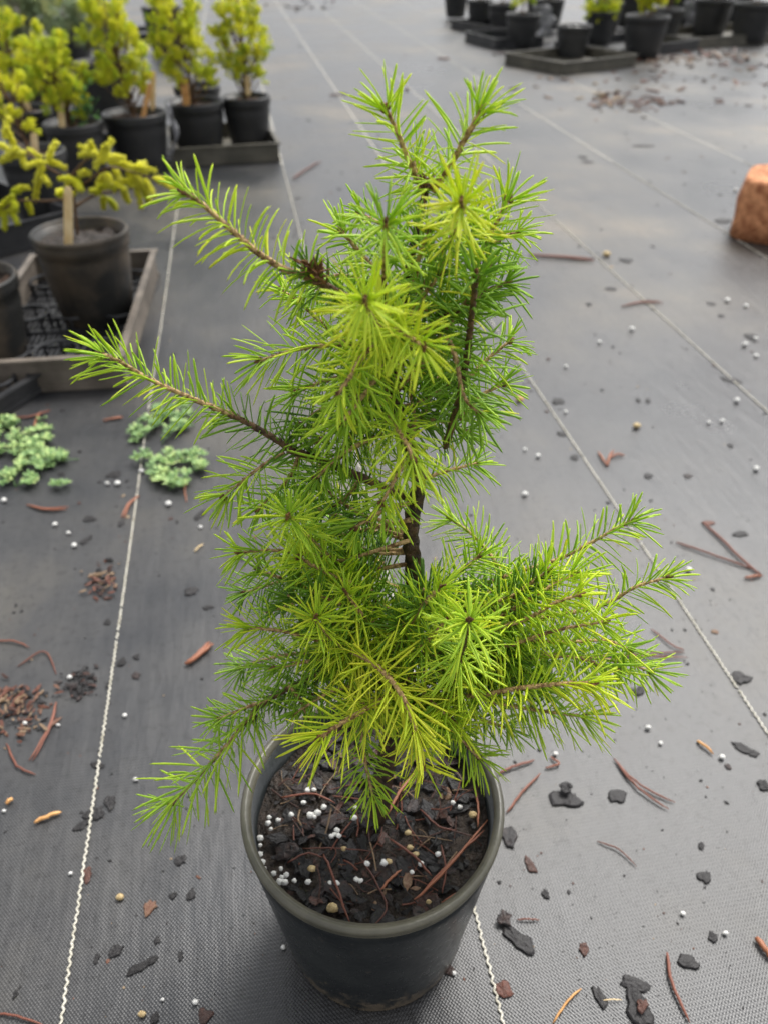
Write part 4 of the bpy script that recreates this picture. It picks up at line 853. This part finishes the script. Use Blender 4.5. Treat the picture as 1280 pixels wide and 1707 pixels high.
def chip(px, py, w, h, ang, tone, label, th=None, name='bark_chip', seed=None):
    if py < 1100: w, h, tone = w * .8, h * .8, tone + .1  # farther chips toned paler: reflection off wet bark put into their colour
    p = G(px, py); s = pxm(p) / 2; fs = 1 / max(.35, math.sin(PITCH + math.atan((py - CY) / FPX)))
    sd = seed if seed is not None else int(px * 7 + py)
    mb = MB(); chip_mesh(mb, (p.x, p.y, 0), w * s, h * s * min(fs, 1.8), (th or min(w, h) * .24) * s * 1.6, R(ang), tone, sd)
    o = mb.build(name, M['chip'], origin=(p.x, p.y, 0), smooth=False)
    return tag(o, label, 'bark chip', 'bark chips lying on the fabric')
CH = [
 (945, 1332, 52, 28, -15, .35, 'thick dark bark chip right of the pot with a smaller chip sitting on it'),
 (1028, 1328, 38, 20, 0, .3, 'flat grey bark chip just right of the double-stacked chip'),
 (1173, 1462, 28, 20, 10, .3, 'rounded grey chip in the open right of the thin dark-red needle'),
 (909, 1491, 16, 15, 0, .15, 'small black chip below the reddish pebble-like chip right of the pot'),
 (884, 1443, 18, 24, 30, .62, 'small reddish brown chip right of the pot rim'),
 (862, 1568, 78, 26, -48, .3, 'long dark bark chip lying slantwise right of the pot base'),
 (972, 1582, 20, 22, 0, .64, 'reddish rounded chip alone between the pot and the right edge'),
 (1187, 1563, 17, 17, 0, .3, 'small grey chip above the wide flat chip at lower right'),
 (1147, 1605, 38, 26, -10, .28, 'wide flat grey chip right of the long red needle'),
 (1055, 1638, 50, 24, -12, .35, 'oval flat chip, upper of the pile at the bottom right'),
 (1063, 1682, 42, 66, 10, .28, 'large dark chip running off the bottom edge, in the pile at right'),
 (998, 1660, 22, 38, 15, .3, 'upright dark chip at the left of the bottom right pile'),
 (838, 1650, 36, 26, -20, .70, 'reddish brown chip lying against the thread right of the pot base'),
 (1236, 1246, 34, 14, -35, .2, 'bent dark chip upper half, near the right edge beside the rightmost near thread'),
 (1255, 1256, 26, 12, 0, .2, 'dark chip joined to the bent chip near the right edge'),
 (1168, 1410, 13, 12, 0, .2, 'tiny round black chip above the rounded grey chip'),
 (847, 1398, 30, 38, 10, .45, 'brownish chip half hidden by the right side of the pot rim'),
 (1213, 1278, 11, 10, 0, .5, 'tiny brown crumb at the end of the orange twig piece at right'),
 (1272, 1310, 22, 22, 0, .2, 'dark chip cut by the right edge below the bent chip'),
 (748, 1618, 22, 18, 0, .55, 'brown crumb touching the pot base on its right'),
 (185, 1336, 21, 24, 0, .25, 'dark chip just right of the near left thread'),
 (164, 1358, 20, 20, 0, .25, 'dark chip touching the near left thread on its right, below another chip'),
 (146, 1358, 16, 14, 0, .15, 'small black chip lying on the near left thread'),
 (136, 1378, 32, 13, 42, .2, 'elongated dark chip crossing the near left thread'),
 (147, 1458, 16, 26, 10, .66, 'reddish chip right beside the near left thread'),
 (251, 1512, 24, 22, 0, .80, 'olive brown rounded chip left of the pot'),
 (232, 1614, 42, 16, 32, .12, 'crumbly long black chip below left of the pot'),
 (254, 1600, 22, 14, 20, .1, 'black crumb at the upper end of the crumbly long chip'),
 (195, 1584, 24, 18, 30, .3, 'flat grey chip left of the crumbly long black chip'),
 (161, 1600, 12, 18, 0, .25, 'small grey chip near the thread, left of the flat grey chip'),
 (302, 1434, 22, 15, 20, .25, 'grey chip under the tip of the lowest left branch'),
 (318, 1492, 16, 22, -20, .2, 'dark chip between the branch tip and the pot side'),
 (290, 1493, 12, 12, 0, .2, 'tiny dark chip left of the one beside the pot side'),
 (262, 1568, 12, 12, 0, .2, 'tiny dark chip right of the flat grey chip'),
 (302, 1594, 10, 18, 10, .15, 'narrow black chip left of the pot base'),
 (342, 1692, 34, 22, 0, .60, 'purplish brown flat chip at the bottom edge, left of the pot'),
 (259, 1697, 14, 22, -10, .1, 'black chip at the bottom edge left of the purplish chip'),
 (26, 1658, 10, 14, 0, .15, 'small dark oval chip near the bottom left corner'),
 (130, 1157, 28, 14, 0, .2, 'dark flat chip under the dark crumbly clump at left'),
 (204, 1105, 16, 15, 0, .1, 'black chip right of the near left thread, level with the red needle tuft'),
 (228, 1095, 14, 13, 0, .1, 'black chip beside another black chip, nearer the plant'),
 (228, 1126, 18, 13, 0, .5, 'brown smudge-like chip below the two black chips'),
 (162, 1276, 30, 10, -10, .1, 'dark crumb lying across the near left thread'),
 (317, 986, 30, 20, 0, .25, 'flat oval grey chip left of the green branches'),
 (335, 858, 16, 26, -20, .08, 'black chip beside the tip of the lower left shoots'),
 (192, 791, 30, 14, 10, .08, 'dark crumb beside the mint green weed patch'),
 (104, 790, 18, 10, 10, .1, 'dark chip below the pale weed patch at left'),
 (144, 900, 14, 26, -30, .1, 'narrow dark chip left of the thread above the brown clump'),
 (150, 865, 30, 14, -20, .1, 'dark crumbs right of the pale red needle bundle'),
 (203, 873, 14, 14, 0, .25, 'small grey chip left of the thread, beside white beads'),
 (180, 1037, 16, 12, 0, .1, 'small black chip on the left of the thread, under the brown clump'),
 (348, 1012, 26, 10, 0, .1, 'thin dark chip close to the left green branches'),
 (1043, 434, 28, 14, 0, .15, 'dark oval chip right of the long brown twig'),
 (1075, 243, 50, 10, 5, .3, 'dark stick-like chip far out between the right threads'),
 (973, 262, 24, 10, 0, .05, 'black chip of the far pair beside the thread'),
 (978, 270, 26, 9, 0, .05, 'second black chip of the far pair, slightly nearer'),
 (1217, 633, 42, 12, -30, .15, 'dark chip lying across the second right thread'),
 (938, 723, 26, 10, -10, .05, 'small black chip across the near right thread'),
 (928, 668, 28, 16, -20, .2, 'dark chip right beside the near right thread with a white bead below'),
 (1080, 793, 20, 12, -10, .25, 'small dark chip right of the red needle star'),
 (1145, 793, 20, 9, 0, .4, 'brownish chip in the open fabric at mid right'),
 (957, 762, 18, 12, 0, .1, 'black chip on the near right thread, left of the red needle star'),
 (981, 507, 12, 10, 0, .1, 'small round black chip at mid distance, right of the crown'),
 (1018, 481, 22, 10, 0, .15, 'dark smudge chip crossing the thread at mid distance'),
 (1185, 506, 18, 9, 0, .35, 'dull chip at mid distance toward the right edge'),
 (1200, 526, 15, 9, 0, .15, 'dark chip just below the dull chip toward the right edge'),
 (1250, 560, 30, 14, 30, .08, 'black chips cluster by the white beads near the right edge'),
 (1217, 743, 12, 10, 0, .05, 'small black dot-like chip in the open fabric at right'),
 (1063, 667, 13, 10, 0, .1, 'tiny dark chip beside another, middle of the right fabric'),
 (1079, 668, 12, 10, 0, .1, 'right one of two tiny dark chips in the middle of the right fabric'),
 (1181, 872, 30, 10, 0, .62, 'reddish flat chip near the right edge above the dark curved root'),
 (1235, 890, 34, 12, 20, .1, 'dark curved crumb at the right edge'),
 (1232, 1130, 34, 22, 0, .35, 'brown-grey chip beside the rightmost near thread'),
 (1065, 1152, 30, 16, 20, .2, 'dark chip seen past the right branch tips'),
 (1190, 1053, 20, 10, -10, .76, 'orange brown chip at right above the thread'),
 (1205, 368, 40, 14, 25, .1, 'black debris beside the clay block at its left foot'),
]
for c_ in CH: chip(*c_)
# pieces that sit on other chips
def upper(px, py, w, h, tone, z, label):
    p = G(px, py, z); s = pxm(p) / 2; mb = MB(); chip_mesh(mb, (p.x, p.y, z), w * s, h * s, w * s * .5, .4, tone, int(px)); return tag(mb.build('bark_chip', M['chip'], smooth=False), label, 'bark chip', 'bark chips lying on the fabric')
upper(944, 1314, 26, 18, .2, .005, 'small black chip sitting on top of the thick dark chip right of the pot')
upper(1070, 1676, 24, 20, .66, .004, 'small reddish chip resting on the large dark chip at the bottom right')
upper(840, 1532, 28, 26, .5, .003, 'crumbly brown clod at the upper end of the long slanting chip')

PERG = [(209, 1194), (8, 1353), (119, 1457), (227, 1301), (327, 1672), (272, 1667), (98, 1210), (43, 1207), (93, 876), (115, 890), (125, 911), (282, 842), (335, 880), (8, 836), (180, 808), (197, 808), (237, 788),
        (998, 572), (942, 688), (874, 751), (1202, 704), (1180, 706), (1259, 784), (1211, 503), (1258, 567), (1240, 577), (1259, 595), (1227, 670), (874, 826), (1079, 1215), (1202, 1264), (925, 1258), (1137, 1524), (756, 1623), (1208, 1557), (473, 1580), (1147, 952 ), (1100, 1240), (1052, 551), (942, 613), (1087, 1118), (1242, 512), (1225, 318), (118, 1131), (896, 762)]
rg = np.random.default_rng(12)
for i, (px, py) in enumerate(PERG):
    p = G(px, py); r_ = pxm(p) * rg.uniform(3.0, 5.2); mb = MB(); blob(mb, (p.x, p.y, r_ * .75), (r_, r_ * rg.uniform(.65, 1), r_ * .75), seed=i + 300, nu=9, nv=7, rough=.18)
    tag(mb.build('perlite_bead', M['perlite'], origin=(p.x, p.y, 0)), 'small round white bead of perlite lying loose on the grey fabric', 'perlite bead', 'loose perlite beads on the fabric')
for px, py, lab in [(201, 1497, 'yellowish grit grain left of the pot, under the white beads'), (1010, 427, 'round pale orange pebble at the right end of the long brown twig'), (238, 1692, 'tan snail-like pebble at the bottom edge, left of the pot'), (1060, 713, 'small orange leaf scrap in the open fabric at right'),
                    (865, 668, 'orange-red scrap beside the crown, left of the near right thread')]:
    p = G(px, py); r_ = pxm(p) * 7; mb = MB(); blob(mb, (p.x, p.y, r_ * .6), (r_, r_ * .8, r_ * .6), seed=int(px), nu=9, nv=7, rough=.15)
    tag(mb.build('pebble', M['perlite_tan'] if px != 865 else M['stick_orange'], origin=(p.x, p.y, 0)), lab, 'pebble')

FN = [
 ([(1022, 1265), (1050, 1298), (1085, 1322), (1124, 1338)], .0013, .4, .010, 'pair of long curved dark red pine needles right of the pot'),
 ([(995, 1403), (1030, 1418), (1060, 1445)], .0009, .2, 0, 'thin dull curved needle below the long curved pair'),
 ([(1111, 1590), (1118, 1640), (1150, 1707)], .0016, .5, 0, 'long red needle running off the bottom edge at right'),
 ([(862, 1534), (898, 1534)], .0009, .35, 0, 'short straight red needle beside the crumbly clod'),
 ([(844, 1356), (868, 1325), (900, 1290)], .0014, .55, 0, 'red pine needle leaning from the right of the pot rim upward'),
 ([(830, 1290), (858, 1279), (890, 1268)], .0016, .5, 0, 'red needle touching the pot rim under the right branches'),
 ([(908, 1282), (930, 1275), (915, 1262)], .0014, .6, 0, 'bent red needle under the drooping right branch'),
 ([(95, 1172), (85, 1215), (55, 1270)], .0013, .5, .003, 'curved red needle pair hanging out of the red litter heap'),
 ([(12, 1240), (30, 1278), (62, 1292)], .0013, .45, 0, 'curved red needle below the red litter heap'),
 ([(-10, 1070), (25, 1071), (50, 1080)], .0013, .55, 0, 'red needle at the left edge, above the litter heap'),
 ([(30, 1112), (75, 1088), (95, 1125)], .0011, .35, 0, 'bent dull red needle above the litter heap'),
 ([(-5, 1690), (30, 1696), (75, 1710)], .0011, .4, 0, 'red needle in the bottom left corner'),
 ([(45, 843), (80, 850), (115, 846)], .0016, .6, .006, 'bundle of pale red needles below the left weed patch'),
 ([(233, 828), (218, 842), (208, 866)], .0016, .75, .004, 'orange red needle pair at the top of the near left thread'),
 ([(312, 838), (310, 815), (316, 800)], .0012, .9, 0, 'pale orange needle below the mint green weeds'),
 ([(0, 695), (45, 697), (85, 684)], .0014, .4, .004, 'dull red needles above the left weed patch'),
 ([(58, 715), (62, 700), (70, 688)], .002, .9, 0, 'orange needle standing out of the left weed patch'),
 ([(172, 703), (205, 696)], .0018, .7, .004, 'short orange red needles left of the yellow-green weeds'),
 ([(880, 427), (935, 430), (990, 434)], .0035, .3, .012, 'long brown twig lying across the fabric right of the crown'),
 ([(1035, 512), (1065, 505), (1100, 503)], .0018, .35, .01, 'dull red needle pair lying over the second right thread'),
 ([(1012, 778), (1004, 768), (996, 755)], .0022, .9, 0, 'left prong of the red needle star beside the near right thread'),
 ([(1014, 776), (1014, 765), (1022, 752)], .0022, .85, 0, 'upright prong of the red needle star'),
 ([(1010, 768), (1026, 760), (1040, 761)], .0022, .8, 0, 'right prong of the red needle star'),
 ([(1170, 872), (1205, 905), (1240, 940), (1270, 962)], .0022, .35, 0, 'long dull red needle near the right edge'),
 ([(1125, 905), (1180, 925), (1265, 955)], .0018, .3, 0, 'second long dull red needle crossing near the right edge'),
 ([(1240, 965), (1268, 962)], .0022, .8, 0, 'short bright red needle at the right edge'),
 ([(985, 1095), (1060, 1092), (1140, 1088)], .0014, .35, .008, 'faded red needles seen past the right branch tips'),
 ([(1085, 1050), (1120, 1078), (1140, 1085)], .0012, .5, 0, 'thin red needle behind the right branch tips'),
 ([(310, 1110), (330, 1095), (350, 1073)], .0030, .75, .005, 'thick red needle tuft left of the lower branches'),
 ([(488, 300), (510, 285), (535, 270)], .0035, .2, 0, 'dull brown twig far back left of the crown top'),
 ([(550, 160), (580, 158)], .004, .1, 0, 'short dark twig far back in the aisle'),
 ([(1258, 1565), (1270, 1582), (1285, 1602)], .0028, 1.0, 0, 'bright orange wood sliver at the lower right edge'),
]
for pts, w, tn, pr, lab in FN:
    o = fallen(None, pts, 0, w, tn, name='dead_needle', pair=pr); tag(o, lab, 'dead needle', 'dead needles and twigs on the fabric')
for pts, w, tn, mt, lab in [([(60, 1372), (104, 1355)], .0032, 1., 'stick_orange', 'orange wood piece left of the near left thread'), ([(12, 1340), (24, 1335)], .003, 1., 'stick_orange', 'small orange wood bit at the left edge'),
                    ([(1160, 1236), (1188, 1258)], .0024, 1., 'stick_orange', 'orange brown twig piece beside the small white bead at right'), ([(920, 1707), (945, 1670), (968, 1648)], .0014, .9, 'stick_orange', 'pale tan twig with a dark end at the bottom right'),
                    ([(1002, 1668), (1036, 1667)], .0007, .9, 'stick', 'thin straw bridging the chips at the bottom right'), ([(325, 920), (340, 908)], .0016, .9, 'stick', 'tiny pale twig left of the green star shoot')]:
    o = fallen(None, pts, 0, w * .75, tn, name='twig_piece', mat=mt); tag(o, lab, 'twig', 'small wood pieces on the fabric')
print('threads spacing', [round(float(np.dot(np.array(G(*q)), tnor)), 3) for q in THREADS])
